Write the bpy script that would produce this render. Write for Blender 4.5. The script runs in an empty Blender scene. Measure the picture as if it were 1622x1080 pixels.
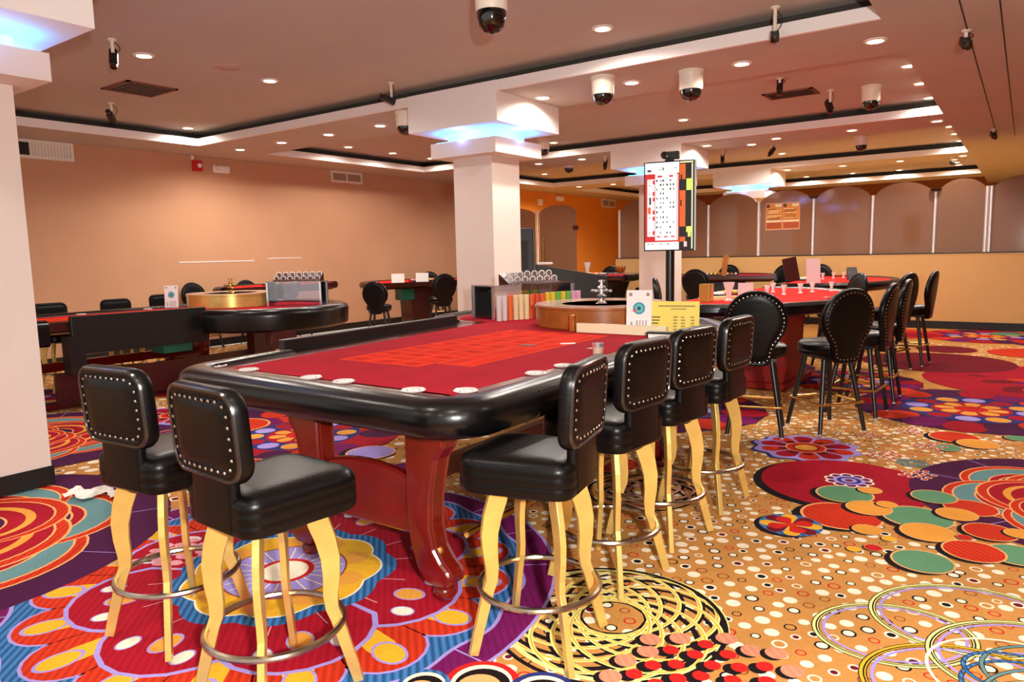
import bpy, bmesh, math, random
from mathutils import Vector, Matrix
random.seed(11)
PI = math.pi
scn = bpy.context.scene
COL = scn.collection

# ------------------------------------------------------------------ helpers
def lin(c):
    c = c / 255.0
    return c / 12.92 if c <= 0.04045 else ((c + 0.055) / 1.055) ** 2.4
def rgb(r, g, b):
    return (lin(r), lin(g), lin(b), 1.0)

def mat(name, col, rough=0.5, metal=0.0, spec=0.5, coat=0.0, noise=0.0, nscale=8.0, bump=0.0, bscale=60.0, emit=None, estr=0.0, alpha=None, trans=0.0):
    m = bpy.data.materials.new(name); m.use_nodes = True
    nt = m.node_tree; b = nt.nodes['Principled BSDF']
    b.inputs['Base Color'].default_value = col
    b.inputs['Roughness'].default_value = rough
    b.inputs['Metallic'].default_value = metal
    b.inputs['Specular IOR Level'].default_value = spec
    b.inputs['Coat Weight'].default_value = coat
    b.inputs['Coat Roughness'].default_value = 0.15
    b.inputs['Transmission Weight'].default_value = trans
    if emit is not None:
        b.inputs['Emission Color'].default_value = emit
        b.inputs['Emission Strength'].default_value = estr
    if noise > 0:
        tc = nt.nodes.new('ShaderNodeTexCoord'); nz = nt.nodes.new('ShaderNodeTexNoise')
        nz.inputs['Scale'].default_value = nscale; nz.inputs['Detail'].default_value = 5
        mr = nt.nodes.new('ShaderNodeMapRange')
        mr.inputs['From Min'].default_value = 0.25; mr.inputs['From Max'].default_value = 0.75
        mr.inputs['To Min'].default_value = 1 - noise; mr.inputs['To Max'].default_value = 1 + noise
        mx = nt.nodes.new('ShaderNodeMix'); mx.data_type = 'RGBA'; mx.blend_type = 'MULTIPLY'
        mx.inputs['Factor'].default_value = 1
        mx.inputs['A'].default_value = col
        nt.links.new(tc.outputs['Object'], nz.inputs['Vector'])
        nt.links.new(nz.outputs['Fac'], mr.inputs['Value'])
        nt.links.new(mr.outputs['Result'], mx.inputs['B'])
        nt.links.new(mx.outputs['Result'], b.inputs['Base Color'])
    if bump > 0:
        tc = nt.nodes.new('ShaderNodeTexCoord'); nz = nt.nodes.new('ShaderNodeTexNoise')
        nz.inputs['Scale'].default_value = bscale; nz.inputs['Detail'].default_value = 3
        bp = nt.nodes.new('ShaderNodeBump'); bp.inputs['Strength'].default_value = bump; bp.inputs['Distance'].default_value = 0.01
        nt.links.new(tc.outputs['Object'], nz.inputs['Vector'])
        nt.links.new(nz.outputs['Fac'], bp.inputs['Height'])
        nt.links.new(bp.outputs['Normal'], b.inputs['Normal'])
    return m

def glass_mat(name, tint=(0.95, 0.97, 0.97, 1), refl=0.12):
    m = bpy.data.materials.new(name); m.use_nodes = True
    nt = m.node_tree; nt.nodes.clear()
    o = nt.nodes.new('ShaderNodeOutputMaterial'); t = nt.nodes.new('ShaderNodeBsdfTransparent')
    g = nt.nodes.new('ShaderNodeBsdfGlossy'); mx = nt.nodes.new('ShaderNodeMixShader'); f = nt.nodes.new('ShaderNodeFresnel')
    t.inputs['Color'].default_value = tint; g.inputs['Roughness'].default_value = 0.03
    f.inputs['IOR'].default_value = 1.45
    ad = nt.nodes.new('ShaderNodeMath'); ad.operation = 'ADD'; ad.use_clamp = True; ad.inputs[1].default_value = refl
    nt.links.new(f.outputs['Fac'], ad.inputs[0]); nt.links.new(ad.outputs[0], mx.inputs['Fac'])
    nt.links.new(t.outputs[0], mx.inputs[1]); nt.links.new(g.outputs[0], mx.inputs[2]); nt.links.new(mx.outputs[0], o.inputs['Surface'])
    return m

class MB:
    """collects verts / faces; build() links ONE mesh object"""
    def __init__(s, M=None):
        s.v = []; s.f = []; s.mi = []; s.M = M or Matrix.Identity(4); s.cur = 0; s.sm = []
    def add(s, vs, fs, smooth=False):
        k = len(s.v)
        s.v += [tuple(s.M @ Vector(p)) for p in vs]
        for f in fs:
            s.f.append([i + k for i in f]); s.mi.append(s.cur); s.sm.append(smooth)
        return s
    def box(s, x0, x1, y0, y1, z0, z1):
        vs = [(x0,y0,z0),(x1,y0,z0),(x1,y1,z0),(x0,y1,z0),(x0,y0,z1),(x1,y0,z1),(x1,y1,z1),(x0,y1,z1)]
        return s.add(vs, [(3,2,1,0),(4,5,6,7),(0,1,5,4),(1,2,6,5),(2,3,7,6),(3,0,4,7)])
    def quad(s, a, b, c, d):
        return s.add([a, b, c, d], [(0, 1, 2, 3)])
    def lathe(s, prof, c=(0,0,0), n=24, smooth=True, ax='z'):
        vs = []; fs = []
        for r, z in prof:
            for i in range(n):
                a = 2*PI*i/n
                x, y = r*math.cos(a), r*math.sin(a)
                p = (x, y, z) if ax == 'z' else ((z, x, y) if ax == 'x' else (y, z, x))
                vs.append((c[0]+p[0], c[1]+p[1], c[2]+p[2]))
        for j in range(len(prof)-1):
            for i in range(n):
                fs.append((j*n+i, j*n+(i+1)%n, (j+1)*n+(i+1)%n, (j+1)*n+i))
        if prof[0][0] > 1e-6: fs.append(tuple(range(n-1, -1, -1)))
        if prof[-1][0] > 1e-6: fs.append(tuple((len(prof)-1)*n+i for i in range(n)))
        return s.add(vs, fs, smooth)
    def sphere(s, c, r, n=10, m=6, sz=1.0):
        prof = [(max(r*math.sin(PI*j/m), 1e-7), -r*sz*math.cos(PI*j/m)) for j in range(m+1)]
        return s.lathe(prof, c, n)
    def prism(s, out, prof, smooth=True, cap=9.0):
        """out: ccw outline 2D; prof: [(inset, z)...] rings bottom to top, capped"""
        n = len(out); nr = []
        cxy = (sum(p[0] for p in out)/n, sum(p[1] for p in out)/n)
        rad = sum(math.hypot(p[0]-cxy[0], p[1]-cxy[1]) for p in out)/n
        for i in range(n):
            p, q, r = Vector(out[i-1]), Vector(out[i]), Vector(out[(i+1) % n])
            a = (q-p); b = (r-q)
            a = a.normalized() if a.length > 1e-9 else Vector((0,0)); b = b.normalized() if b.length > 1e-9 else a
            na = Vector((a.y, -a.x)); nb = Vector((b.y, -b.x)); m = na+nb
            if m.length < 1e-6: m = na
            m = m.normalized(); d = max(m.dot(na), 0.4)
            nr.append(m/d)
        vs = []; fs = []
        for ins, z in prof:
            e = min(ins, cap); k = max(0.05, 1-(ins-e)/rad)
            for i in range(n):
                px, py = out[i][0]-nr[i].x*e, out[i][1]-nr[i].y*e
                vs.append((cxy[0]+(px-cxy[0])*k, cxy[1]+(py-cxy[1])*k, z))
        for j in range(len(prof)-1):
            for i in range(n):
                fs.append((j*n+i, j*n+(i+1)%n, (j+1)*n+(i+1)%n, (j+1)*n+i))
        fs.append(tuple(range(n-1, -1, -1))); fs.append(tuple((len(prof)-1)*n+i for i in range(n)))
        return s.add(vs, fs, smooth)
    def tube(s, path, r, n=8, closed=False, smooth=True):
        pts = [Vector(p) for p in path]; k = len(pts); vs = []; fs = []
        rr = r if isinstance(r, (list, tuple)) else [r]*k
        prev = None
        for i in range(k):
            if closed: t = pts[(i+1) % k]-pts[i-1]
            else: t = pts[min(i+1, k-1)]-pts[max(i-1, 0)]
            t.normalize()
            if prev is None:
                u = t.orthogonal().normalized()
                if abs(t.z) < 0.9: u = t.cross(Vector((0,0,1))).normalized()
            else:
                u = (prev-t*prev.dot(t)).normalized()
            prev = u; w = t.cross(u)
            for j in range(n):
                a = 2*PI*j/n
                vs.append(tuple(pts[i]+u*(rr[i]*math.cos(a))+w*(rr[i]*math.sin(a))))
        for i in range(k if closed else k-1):
            for j in range(n):
                fs.append((i*n+j, i*n+(j+1)%n, ((i+1)%k)*n+(j+1)%n, ((i+1)%k)*n+j))
        if not closed:
            fs.append(tuple(range(n-1, -1, -1))); fs.append(tuple((k-1)*n+j for j in range(n)))
        return s.add(vs, fs, smooth)
    def sweep(s, path, sec, closed=False, smooth=True):
        """2D path (ccw => right side is outward); sec: closed list (u outward, z)"""
        n = len(path); m = len(sec); vs = []; fs = []
        for i in range(n):
            q = Vector(path[i])
            p = Vector(path[i-1]) if (closed or i > 0) else None
            r = Vector(path[(i+1) % n]) if (closed or i < n-1) else None
            a = (q-p).normalized() if p is not None else (r-q).normalized()
            b = (r-q).normalized() if r is not None else a
            na = Vector((a.y, -a.x)); nb = Vector((b.y, -b.x)); mm = (na+nb).normalized(); mm = mm/max(mm.dot(na), 0.4)
            for u, z in sec: vs.append((q.x+mm.x*u, q.y+mm.y*u, z))
        for i in range(n if closed else n-1):
            for j in range(m):
                fs.append((i*m+j, i*m+(j+1)%m, ((i+1)%n)*m+(j+1)%m, ((i+1)%n)*m+j))
        if not closed:
            fs.append(tuple(range(m-1, -1, -1))); fs.append(tuple((n-1)*m+j for j in range(m)))
        return s.add(vs, fs, smooth)
    def ribbon(s, path, w, t):
        """flat bar in the local XZ plane: path of (x, z), widths w, thickness t along y"""
        n = len(path); vs = []; fs = []
        for i in range(n):
            p = Vector(path[max(i-1, 0)]); r = Vector(path[min(i+1, n-1)]); d = (r-p).normalized(); nn = Vector((d.y, -d.x))
            h = w[i]/2
            for sx, sy in ((1,1),(1,-1),(-1,-1),(-1,1)):
                vs.append((path[i][0]+nn.x*h*sx, t/2*sy, path[i][1]+nn.y*h*sx))
        for i in range(n-1):
            for j in range(4):
                fs.append((i*4+j, i*4+(j+1)%4, (i+1)*4+(j+1)%4, (i+1)*4+j))
        fs.append((3,2,1,0)); fs.append(tuple((n-1)*4+j for j in range(4)))
        return s.add(vs, fs)
    def build(s, name, m, parent=None, bevel=0.0, auto=True):
        me = bpy.data.meshes.new(name); me.from_pydata(s.v, [], s.f)
        ms = m if isinstance(m, (list, tuple)) else [m]
        for x in ms: me.materials.append(x)
        me.polygons.foreach_set('material_index', s.mi)
        me.polygons.foreach_set('use_smooth', s.sm)
        bm = bmesh.new(); bm.from_mesh(me)
        bmesh.ops.recalc_face_normals(bm, faces=bm.faces); bm.to_mesh(me); bm.free()
        if any(s.sm):
            try: me.set_sharp_from_angle(angle=math.radians(38))
            except Exception: pass
        me.update()
        o = bpy.data.objects.new(name, me); COL.objects.link(o)
        if parent is not None: o.parent = parent
        if bevel > 0:
            b = o.modifiers.new('bevel', 'BEVEL'); b.width = bevel; b.segments = 2; b.limit_method = 'ANGLE'
        return o

def T(x, y, z, rz=0): return Matrix.Translation((x, y, z)) @ Matrix.Rotation(rz, 4, 'Z')
def RX(a): return Matrix.Rotation(a, 4, 'X')
def RY(a): return Matrix.Rotation(a, 4, 'Y')
def RZ(a): return Matrix.Rotation(a, 4, 'Z')

def tag(o, label=None, cat=None, group=None, kind=None):
    if label: o['label'] = label
    if cat: o['category'] = cat
    if group: o['group'] = group
    if kind: o['kind'] = kind
    return o
def thing(name, label, cat, loc=(0,0,0), rz=0.0, group=None, scale=1.0):
    o = bpy.data.objects.new(name, None); COL.objects.link(o)
    o.empty_display_size = 0.1
    o.location = loc; o.rotation_euler = (0, 0, rz); o.scale = (scale,)*3
    return tag(o, label, cat, group)
def struct(name, mb, m, label=None, cat=None, bevel=0.0):
    return tag(mb.build(name, m, None, bevel), label, cat, None, 'structure')
def dup(root, loc, rz=0.0, label=None, group=None, scale=None, skip=()):
    r = root.copy(); COL.objects.link(r); r.location = loc; r.rotation_euler = (0, 0, rz)
    if scale: r.scale = (scale,)*3
    if label: r['label'] = label
    if group: r['group'] = group
    for ch in list(root.children):
        c = ch.copy(); COL.objects.link(c); c.parent = r
        for g in list(ch.children):
            if any(g.name.startswith(k) for k in skip): continue
            d = g.copy(); COL.objects.link(d); d.parent = c
    return r
def rrect(w, h, r, n=6, cx=0, cy=0):
    pts = []
    for sx, sy, a0 in ((1,-1,-PI/2),(1,1,0),(-1,1,PI/2),(-1,-1,PI)):
        for i in range(n+1):
            a = a0+PI/2*i/n
            pts.append((cx+sx*(w/2-r)+r*math.cos(a), cy+sy*(h/2-r)+r*math.sin(a)))
    return pts
def fillet(pts, r, n=8, closed=True):
    """round the corners of a 2D polyline"""
    out = []; k = len(pts)
    rs = r if isinstance(r, (list, tuple)) else [r]*k
    for i in range(k):
        if not closed and i in (0, k-1): out.append(pts[i]); continue
        p, q, s = Vector(pts[i-1]), Vector(pts[i]), Vector(pts[(i+1) % k])
        a = (p-q).normalized(); b = (s-q).normalized(); ang = a.angle(b)
        if rs[i] <= 0: out.append(pts[i]); continue
        d = min(rs[i]/math.tan(ang/2), (p-q).length*0.49, (s-q).length*0.49); rad = d*math.tan(ang/2)
        c = q+(a+b).normalized()*(rad/math.sin(ang/2))
        s0 = q+a*d-c; s1 = q+b*d-c
        a0 = math.atan2(s0.y, s0.x); a1 = math.atan2(s1.y, s1.x); da = (a1-a0+PI) % (2*PI)-PI
        for j in range(n+1):
            t = a0+da*j/n; out.append((c.x+rad*math.cos(t), c.y+rad*math.sin(t)))
    return out
ORD = ['first','second','third','fourth','fifth','sixth','seventh','eighth','ninth','tenth','eleventh','twelfth','thirteenth']

# ------------------------------------------------------------------ materials
M = {}
M['ceiling'] = mat('ceiling_paint', rgb(192,186,178), 0.9, noise=0.05, nscale=1.2)
M['soffit'] = mat('soffit_paint', rgb(192,186,178), 0.9, noise=0.05, nscale=1.5)
M['white'] = mat('white_paint', rgb(248,246,244), 0.7)
M['dark_slot'] = mat('slot_shade', rgb(70,62,55), 0.9)  # ceiling colour darkened: shade of the recess put into the colour
M['pillar'] = mat('pillar_paint', rgb(228,214,206), 0.75, noise=0.03, nscale=3)
M['wall_tan'] = mat('salmon_wall', rgb(202,155,120), 0.8, noise=0.06, nscale=0.9)
M['wall_orange'] = mat('orange_wall', rgb(232,146,44), 0.8, noise=0.05, nscale=1.5)
M['dado'] = mat('ochre_dado', rgb(222,172,108), 0.75, noise=0.04, nscale=1.0)
M['black_base'] = mat('black_skirting', rgb(16,14,14), 0.5)
M['leather'] = mat('black_leather', rgb(6,5,6), 0.34, spec=0.24, coat=0.0, bump=0.10, bscale=60)
M['leather_rail'] = mat('rail_leather', rgb(8,7,8), 0.27, spec=0.4, coat=0.06, bump=0.05, bscale=50)
M['piping'] = mat('piping', rgb(26,24,26), 0.25, spec=0.7, coat=0.4)
M['nail'] = mat('nail', rgb(190,185,178), 0.22, metal=1.0)
M['gold'] = mat('gold_metal', rgb(230,196,112), 0.27, metal=0.55, noise=0.10, nscale=14)
M['ring'] = mat('ring_metal', rgb(176,158,140), 0.22, metal=0.95, noise=0.15, nscale=20)
M['brass'] = mat('brass', rgb(214,168,92), 0.25, metal=0.95)
M['chrome'] = mat('chrome', rgb(240,240,242), 0.16, metal=0.85)
M['post_steel'] = mat('post_steel', rgb(244,242,240), 0.28, metal=0.55)
M['cup'] = mat('cup_metal', rgb(238,234,230), 0.25, metal=0.35)
M['black_metal'] = mat('black_metal', rgb(18,18,20), 0.35, spec=0.6)
M['black_plastic'] = mat('black_plastic', rgb(14,14,15), 0.4)
M['mahogany'] = mat('mahogany', rgb(104,15,10), 0.22, spec=0.5, coat=0.3, noise=0.22, nscale=7)
M['pedestal_red'] = mat('pedestal_red', rgb(150,22,14), 0.5, spec=0.4, noise=0.15, nscale=5)
M['mahogany_dark'] = mat('mahogany_dark', rgb(62,12,10), 0.3, spec=0.5, coat=0.2, noise=0.2, nscale=6)
M['wood'] = mat('wheel_wood', rgb(160,92,34), 0.28, coat=0.3, noise=0.25, nscale=9)
M['wood_top'] = mat('wheel_rim', rgb(196,160,140), 0.22, coat=0.3)
M['wheel_red'] = mat('wheel_inside', rgb(120,22,18), 0.2, coat=0.5)
M['felt'] = mat('crimson_felt', rgb(178,26,46), 0.95, spec=0.1, noise=0.14, nscale=5)
M['felt_lay'] = mat('layout_red', rgb(226,42,22), 0.95, spec=0.1, noise=0.2, nscale=9)
M['felt_line'] = mat('layout_line', rgb(240,88,44), 0.95, spec=0.1)
M['felt_bright'] = mat('scarlet_felt', rgb(224,40,34), 0.95, spec=0.1, noise=0.12, nscale=6)
M['green_box'] = mat('green_box', rgb(16,96,76), 0.4)
M['green_dark'] = mat('green_box_dark', rgb(14,74,40), 0.5)
M['white_card'] = mat('white_card', rgb(244,243,240), 0.6)
M['pink_card'] = mat('pale_card', rgb(226,196,198), 0.5)
M['yellow_card'] = mat('yellow_card', rgb(246,226,104), 0.6)
M['ink'] = mat('ink', rgb(60,50,40), 0.7)
M['ink_pale'] = mat('ink_pale', rgb(176,150,90), 0.7)
M['glass'] = glass_mat('clear_glass')
M['acrylic'] = glass_mat('acrylic', (0.93, 0.9, 0.93, 1), 0.14)
M['dome_white'] = mat('dome_housing', rgb(240,232,214), 0.4)
M['dome_black'] = mat('dome_lens', rgb(8,8,9), 0.06, spec=0.8, coat=0.5)
M['vent_white'] = mat('vent_frame', rgb(236,228,214), 0.5)
M['vent_dark'] = mat('vent_dark', rgb(44,38,36), 0.7)
M['vent_brown'] = mat('vent_brown', rgb(120,74,66), 0.7)
M['vent_tan'] = mat('vent_tan', rgb(176,150,124), 0.7)
M['red_plastic'] = mat('red_plastic', rgb(196,24,20), 0.4)
M['lamp'] = mat('lamp_glow', rgb(255,240,215), 0.5, emit=rgb(255,226,180), estr=24.0)
M['led'] = mat('led_blue', rgb(120,220,255), 0.5, emit=(0.05, 0.42, 1.0, 1), estr=13.0)
M['tissue'] = mat('tissue', rgb(240,236,228), 0.9)
M['stain'] = mat('ceiling_patch', rgb(196,176,168), 0.8)
def panel_mat():
    m = bpy.data.materials.new('bronze_glass'); m.use_nodes = True
    nt = m.node_tree; b = nt.nodes['Principled BSDF']; o = nt.nodes['Material Output']
    b.inputs['Base Color'].default_value = rgb(152,116,88); b.inputs['Roughness'].default_value = 0.07
    b.inputs['Specular IOR Level'].default_value = 0.9
    t = nt.nodes.new('ShaderNodeBsdfTranslucent'); t.inputs['Color'].default_value = rgb(190,150,124)
    mx = nt.nodes.new('ShaderNodeMixShader'); mx.inputs['Fac'].default_value = 0.42
    nt.links.new(b.outputs[0], mx.inputs[1]); nt.links.new(t.outputs[0], mx.inputs[2]); nt.links.new(mx.outputs[0], o.inputs['Surface'])
    return m
M['panel'] = panel_mat()
# ------------------------------------------------------------------ room shell
ZL, ZH = 3.38, 3.60
XL, XLIP, XR = -12.0, -10.9, -1.06
BEAMS = [1.32, 6.74, 12.08, 17.4, 22.82]
BW = 1.30
YN, YF = -3.0, 27.0
PY = 15.47
c = MB()
c.box(XL-0.3, 5.0, YN, YF, ZH, ZH+0.12)
c.box(XR, 5.0, YN, YF, ZL, ZH)
c.box(XL, XLIP, YN, YF, ZL, ZL+0.02)
for y in BEAMS: c.box(XLIP, XR, y, y+BW, ZL, ZL+0.02)
c.cur = 1  # set-back faces above the lips carry the painted shade
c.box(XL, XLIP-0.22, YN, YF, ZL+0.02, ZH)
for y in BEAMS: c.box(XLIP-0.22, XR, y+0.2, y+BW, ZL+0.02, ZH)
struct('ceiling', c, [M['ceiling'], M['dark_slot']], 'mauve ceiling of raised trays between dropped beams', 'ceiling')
k = 1
for y in BEAMS:
    struct('trim_%d' % k, MB().box(XLIP, XR, y-0.012, y+0.025, ZL-0.004, 3.49), M['white']); k += 1
ys = [YN]+[v for y in BEAMS for v in (y, y+BW)]+[YF]
for i in range(0, len(ys), 2):
    struct('trim_%d' % k, MB().box(XLIP-0.025, XLIP+0.012, ys[i], ys[i+1]-0.013, ZL-0.004, 3.49), M['white']); k += 1
for x in (-0.51, -0.26):
    struct('trim_%d' % k, MB().box(x-0.005, x+0.005, YN, PY-0.1, ZL-0.004, ZL+0.001), M['vent_dark']); k += 1
struct('trim_%d' % k, MB().box(XL+0.001, XL+0.008, 6.9, 8.4, 1.522, 1.540), M['white']); k += 1  # pale reflection streak on the wall, put in as a thin white strip
struct('trim_%d' % k, MB().box(XL+0.001, XL+0.008, 8.7, 9.5, 1.560, 1.575), M['white']); k += 1  # farther reflection streak, likewise a white strip and no moulding

w = MB(); w.box(XL-0.2, XL, YN, PY, 0, ZH); w.cur = 1; w.box(XL-0.2, XL, PY, YF, 0, ZH)
struct('wall_left', w, [M['wall_tan'], M['wall_orange']])
struct('wall_far', MB().box(XL-0.2, 5.0, YF-0.2, YF, 0, ZH), mat('far_wall', rgb(150,92,48), 0.85))
struct('wall_right', MB().box(5.0, 5.2, YN, YF, 0, ZH), M['wall_tan'])
# half-height ochre wall that carries the glass screen
d = MB(); d.box(-7.95, 5.0, PY-0.02, PY+0.14, 0, 1.375)
struct('wall_back', d, M['dado'])
struct('trim_%d' % k, MB().box(-7.96, 5.0, PY-0.028, PY+0.148, 1.375, 1.392), M['black_plastic']); k += 1
struct('baseboard_back', MB().box(-7.95, 5.0, PY-0.038, PY-0.018, 0, 0.13), M['black_base'])
struct('baseboard_left', MB().box(XL, XL+0.018, YN, YF-0.2, 0, 0.13), M['black_base'])

# glass screen: arched bronze panes between chrome posts
scr = thing('glass_screen', 'long screen of arched bronze glass panes between chrome posts on the ochre half wall', 'glass screen', (-7.9, PY+0.06, 1.392))
posts = [-7.88, -6.80, -5.72, -4.63, -3.54, -2.46, -1.41, -0.58, 0.5, 1.6, 2.7, 3.8, 4.9]
def arch(x0, x1, zb, ze, zp, n=16):
    pts = [(x0, zb), (x1, zb)]
    for i in range(n+1):
        t = i/n; x = x1+(x0-x1)*t
        pts.append((x, ze+(zp-ze)*(1-(2*t-1)**2)**0.75))
    return pts
def pane(name, x0, x1, zb, ze, zp, parent, m, th=0.012, ox=0.0, oz=0.0):
    o = arch(x0-ox, x1-ox, zb-oz, ze-oz, zp-oz)
    b = MB(RX(PI/2)); b.prism(o, [(0, -th/2), (0, th/2)], smooth=False)
    return b.build(name, m, parent)
for a, b in zip(posts[:-1], posts[1:]):
    pane('glass_pane', a+0.035, b-0.035, 1.393, 2.50, 2.72, scr, M['panel'], ox=-7.9, oz=1.392)
for x in posts:
    b = MB()
    if abs(x+0.58) < 0.01:
        for dx in (-0.032, 0.032): b.lathe([(0.028, 0), (0.028, 1.165)], (x+7.9+dx, -0.005, 0), 14)
    else:
        b.lathe([(0.03, 0), (0.03, 1.12)], (x+7.9, 0, 0), 14)
    b.build('chrome_post', M['post_steel'], scr)
    if x in (-1.41, -3.54):
        MB().lathe([(0.03, 1.12), (0.1, 1.16), (0.1, 1.165)], (x+7.9, 0, 0), 14).build('post_cap', M['black_metal'], scr)
# door leaf and side pane left of the opening
dr = pane('door_1', -10.14, -9.06, 0.02, 2.56, 2.74, None, M['panel']); dr.location = (0, PY+0.06, 0)
tag(dr, None, None, None, 'structure')
h = MB(); h.tube([(-10.0, -0.06, 1.05), (-10.0, -0.06, 1.95)], 0.017, 8); h.tube([(-10.0, -0.06, 1.15), (-10.0, 0, 1.15)], 0.01, 6); h.tube([(-10.0, -0.06, 1.85), (-10.0, 0, 1.85)], 0.01, 6)
h.build('door_handle', M['brass'], dr)
for z in (0.95, 2.1):
    MB().box(-9.14, -9.02, -0.035, 0.03, z, z+0.11).build('hinge', M['mahogany_dark'], dr)
sp = pane('window_1', XL+0.02, -10.27, 0.02, 2.56, 2.74, None, M['panel']); sp.location = (0, PY+0.06, 0); tag(sp, None, None, None, 'structure')
MB().lathe([(0.035, 0), (0.035, 2.62)], (-10.2, 0, 0), 14).build('window_post', M['chrome'], sp)

# pillars: shaft, collar with blue light strip, wide capital box
def pillar(label, cx, cy, sh, co, cap, yc, group='square pillars under the ceiling beams'):
    """sh/co/cap: (x0,x1,y0,y1) boxes"""
    t = thing('pillar', label, 'pillar', (cx, cy, 0), 0, group)
    def bx(q, z0, z1, g=0): return MB().box(q[0]-cx-g, q[1]-cx+g, q[2]-cy-g, q[3]-cy+g, z0, z1)
    bx(sh, 0.0, 2.76).build('shaft', M['pillar'], t)
    bx(sh, 0.0, 0.13, 0.012).build('skirting', M['black_base'], t)
    bx(co, 2.74, 2.92).build('collar', M['pillar'], t)
    mx, my = (co[0]+co[1])/2, (co[2]+co[3])/2
    core = (mx-0.34, mx+0.34, my-0.34, my+0.34)
    bx(core, 2.919, 3.06).build('neck', M['white'], t)
    ld = MB()
    x0, x1, y0, y1 = co[0]-cx+0.05, co[1]-cx-0.05, co[2]-cy+0.05, co[3]-cy-0.05
    ld.box(x0, x1, y0, y0+0.035, 2.9195, 2.932); ld.box(x0, x1, y1-0.035, y1, 2.9195, 2.932)
    ld.box(x0, x0+0.035, y0+0.036, y1-0.036, 2.9195, 2.932); ld.box(x1-0.035, x1, y0+0.036, y1-0.036, 2.9195, 2.932)
    ld.build('light_strip', M['led'], t)
    for lx, ly_ in ((0, y0-0.09), (0, y1+0.09), (x0-0.09, 0), (x1+0.09, 0)):
        pl = bpy.data.lights.new('led_glow', 'POINT'); pl.energy = 1.6; pl.color = (0.22, 0.34, 1.0); pl.shadow_soft_size = 0.03
        po = bpy.data.objects.new('led_glow', pl); COL.objects.link(po); po.location = (cx+(lx if lx else mx-cx), cy+(ly_ if ly_ else my-cy), 2.965)
    bx((cap[0], cap[1], cap[2]-0.016, cap[3]+0.012), 3.05, 3.492).build('capital', M['white'], t)
    return t
pillar('cream pillar at the left edge of the view with a blue-lit capital', -5.887, 1.82, (-6.2, -5.577, 1.5, 2.137), (-6.5, -5.276, 1.38, 2.255), (-6.9, -4.967, 1.1, 2.398), 0)
def std(n): 
    y = BEAMS[n]; cy = y+0.65
    return (-5.91, -5.31, cy-0.29, cy+0.29), (-6.1, -5.1, cy-0.49, cy+0.49), (-6.3, -4.94, y, y+BW)
for n, lab in ((1, 'cream pillar with a blue-lit capital behind the chip stacks of the front roulette table'), (2, 'cream pillar with a blue-lit capital behind the results screen'), (3, 'cream pillar behind the glass screen, only its blue-lit capital showing above the panes')):
    a, b, q = std(n); pillar(lab, -5.61, BEAMS[n]+0.65, a, b, q, 0)

# ------------------------------------------------------------------ ceiling fixtures
def spot(name, loc, energy, size=95, col=(1, 0.92, 0.82), rad=0.05, parent=None, blend=0.7, rot=None):
    l = bpy.data.lights.new(name, 'SPOT'); l.energy = energy; l.color = col; l.spot_size = math.radians(size); l.spot_blend = blend; l.shadow_soft_size = rad
    o = bpy.data.objects.new(name, l); COL.objects.link(o); o.location = loc
    if rot: o.rotation_euler = rot
    if parent is not None: o.parent = parent
    return o
LIGHTS = [
 ('bay1', ZH, [(-10.66,6.44),(-7.27,3.98),(-7.21,5.41),(-3.29,6.16)], 'in the nearest ceiling tray'),
 ('beam1', ZL, [(-10.75,7.4),(-9.66,7.4),(-8.55,7.4),(-7.47,7.4),(-4.75,7.4),(-3.6,7.4),(-2.4,7.4),(-1.2,7.4)], 'on the nearest beam soffit'),
 ('bay2', ZH, [(-10.38,9.44),(-10.38,10.6),(-10.36,11.71),(-7.29,11.69),(-4.53,11.14),(-1.21,9.67),(-1.21,10.8),(-1.21,11.93)], 'in the ceiling tray behind the nearest beam'),
 ('beam2', ZL, [(-9.19,13.1),(-8.26,12.65),(-7.24,12.65),(-4.70,12.65),(-4.05,13.1),(-3.52,12.7),(-2.35,12.7),(-1.18,12.7)], 'on the middle beam soffit'),
 ('bay3', ZH, [(-10.31,16.08),(-4.46,16.56),(-1.19,15.04),(-1.19,16.09),(-1.18,17.25)], 'in the ceiling tray behind the middle beam'),
 ('beam3', ZL, [(-10.29,17.8),(-9.27,17.9),(-7.5,18.4),(-4.70,17.95),(-3.51,18.05),(-2.35,18.06),(-1.18,18.02)], 'on the farthest beam soffit'),
 ('bay4', ZH, [(-5.35,22.5),(-4.11,22.5),(-2.95,22.6),(-1.55,20.9),(-1.55,21.7),(-1.55,22.4)], 'in the far ceiling tray beyond the glass screen')]
proto_l = None
EN = {'bay1': 110, 'beam1': 98, 'bay2': 84, 'beam2': 78, 'bay3': 125, 'beam3': 170, 'bay4': 190}
def downlight(loc, label, group, en):
    global proto_l
    if proto_l is None:
        t = thing('downlight', label, 'ceiling light', loc, 0, group, 1.3)
        MB().lathe([(0.052, 0.001), (0.075, 0.001), (0.078, -0.006), (0.055, -0.012), (0.052, -0.004)], n=20).build('trim_ring', M['white'], t)
        MB().lathe([(0.0, -0.009), (0.03, -0.009), (0.052, -0.003)], n=20).build('lamp_lens', M['lamp'], t)
        proto_l = t
    else:
        t = dup(proto_l, loc, 0, label, group)
    for ch in list(t.children):
        if ch.type == 'LIGHT': bpy.data.objects.remove(ch)
    return t
for nm, z, pts, where in LIGHTS:
    if len(pts) == 0: continue
    pp = sorted(pts)
    for i, (x, y) in enumerate(pp):
        downlight((x, y, z), 'small glowing downlight %s, %s from the left' % (where, ORD[i]), 'glowing downlights '+where, 0)
for nm, z, pts, where in LIGHTS:
    for (x, y) in pts:
        spot('lamp_beam', (x, y, z-0.03), EN[nm]*(0.4 if any(0 < b-y < 0.45 for b in BEAMS) else 1.0), 166, blend=0.5)
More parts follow.
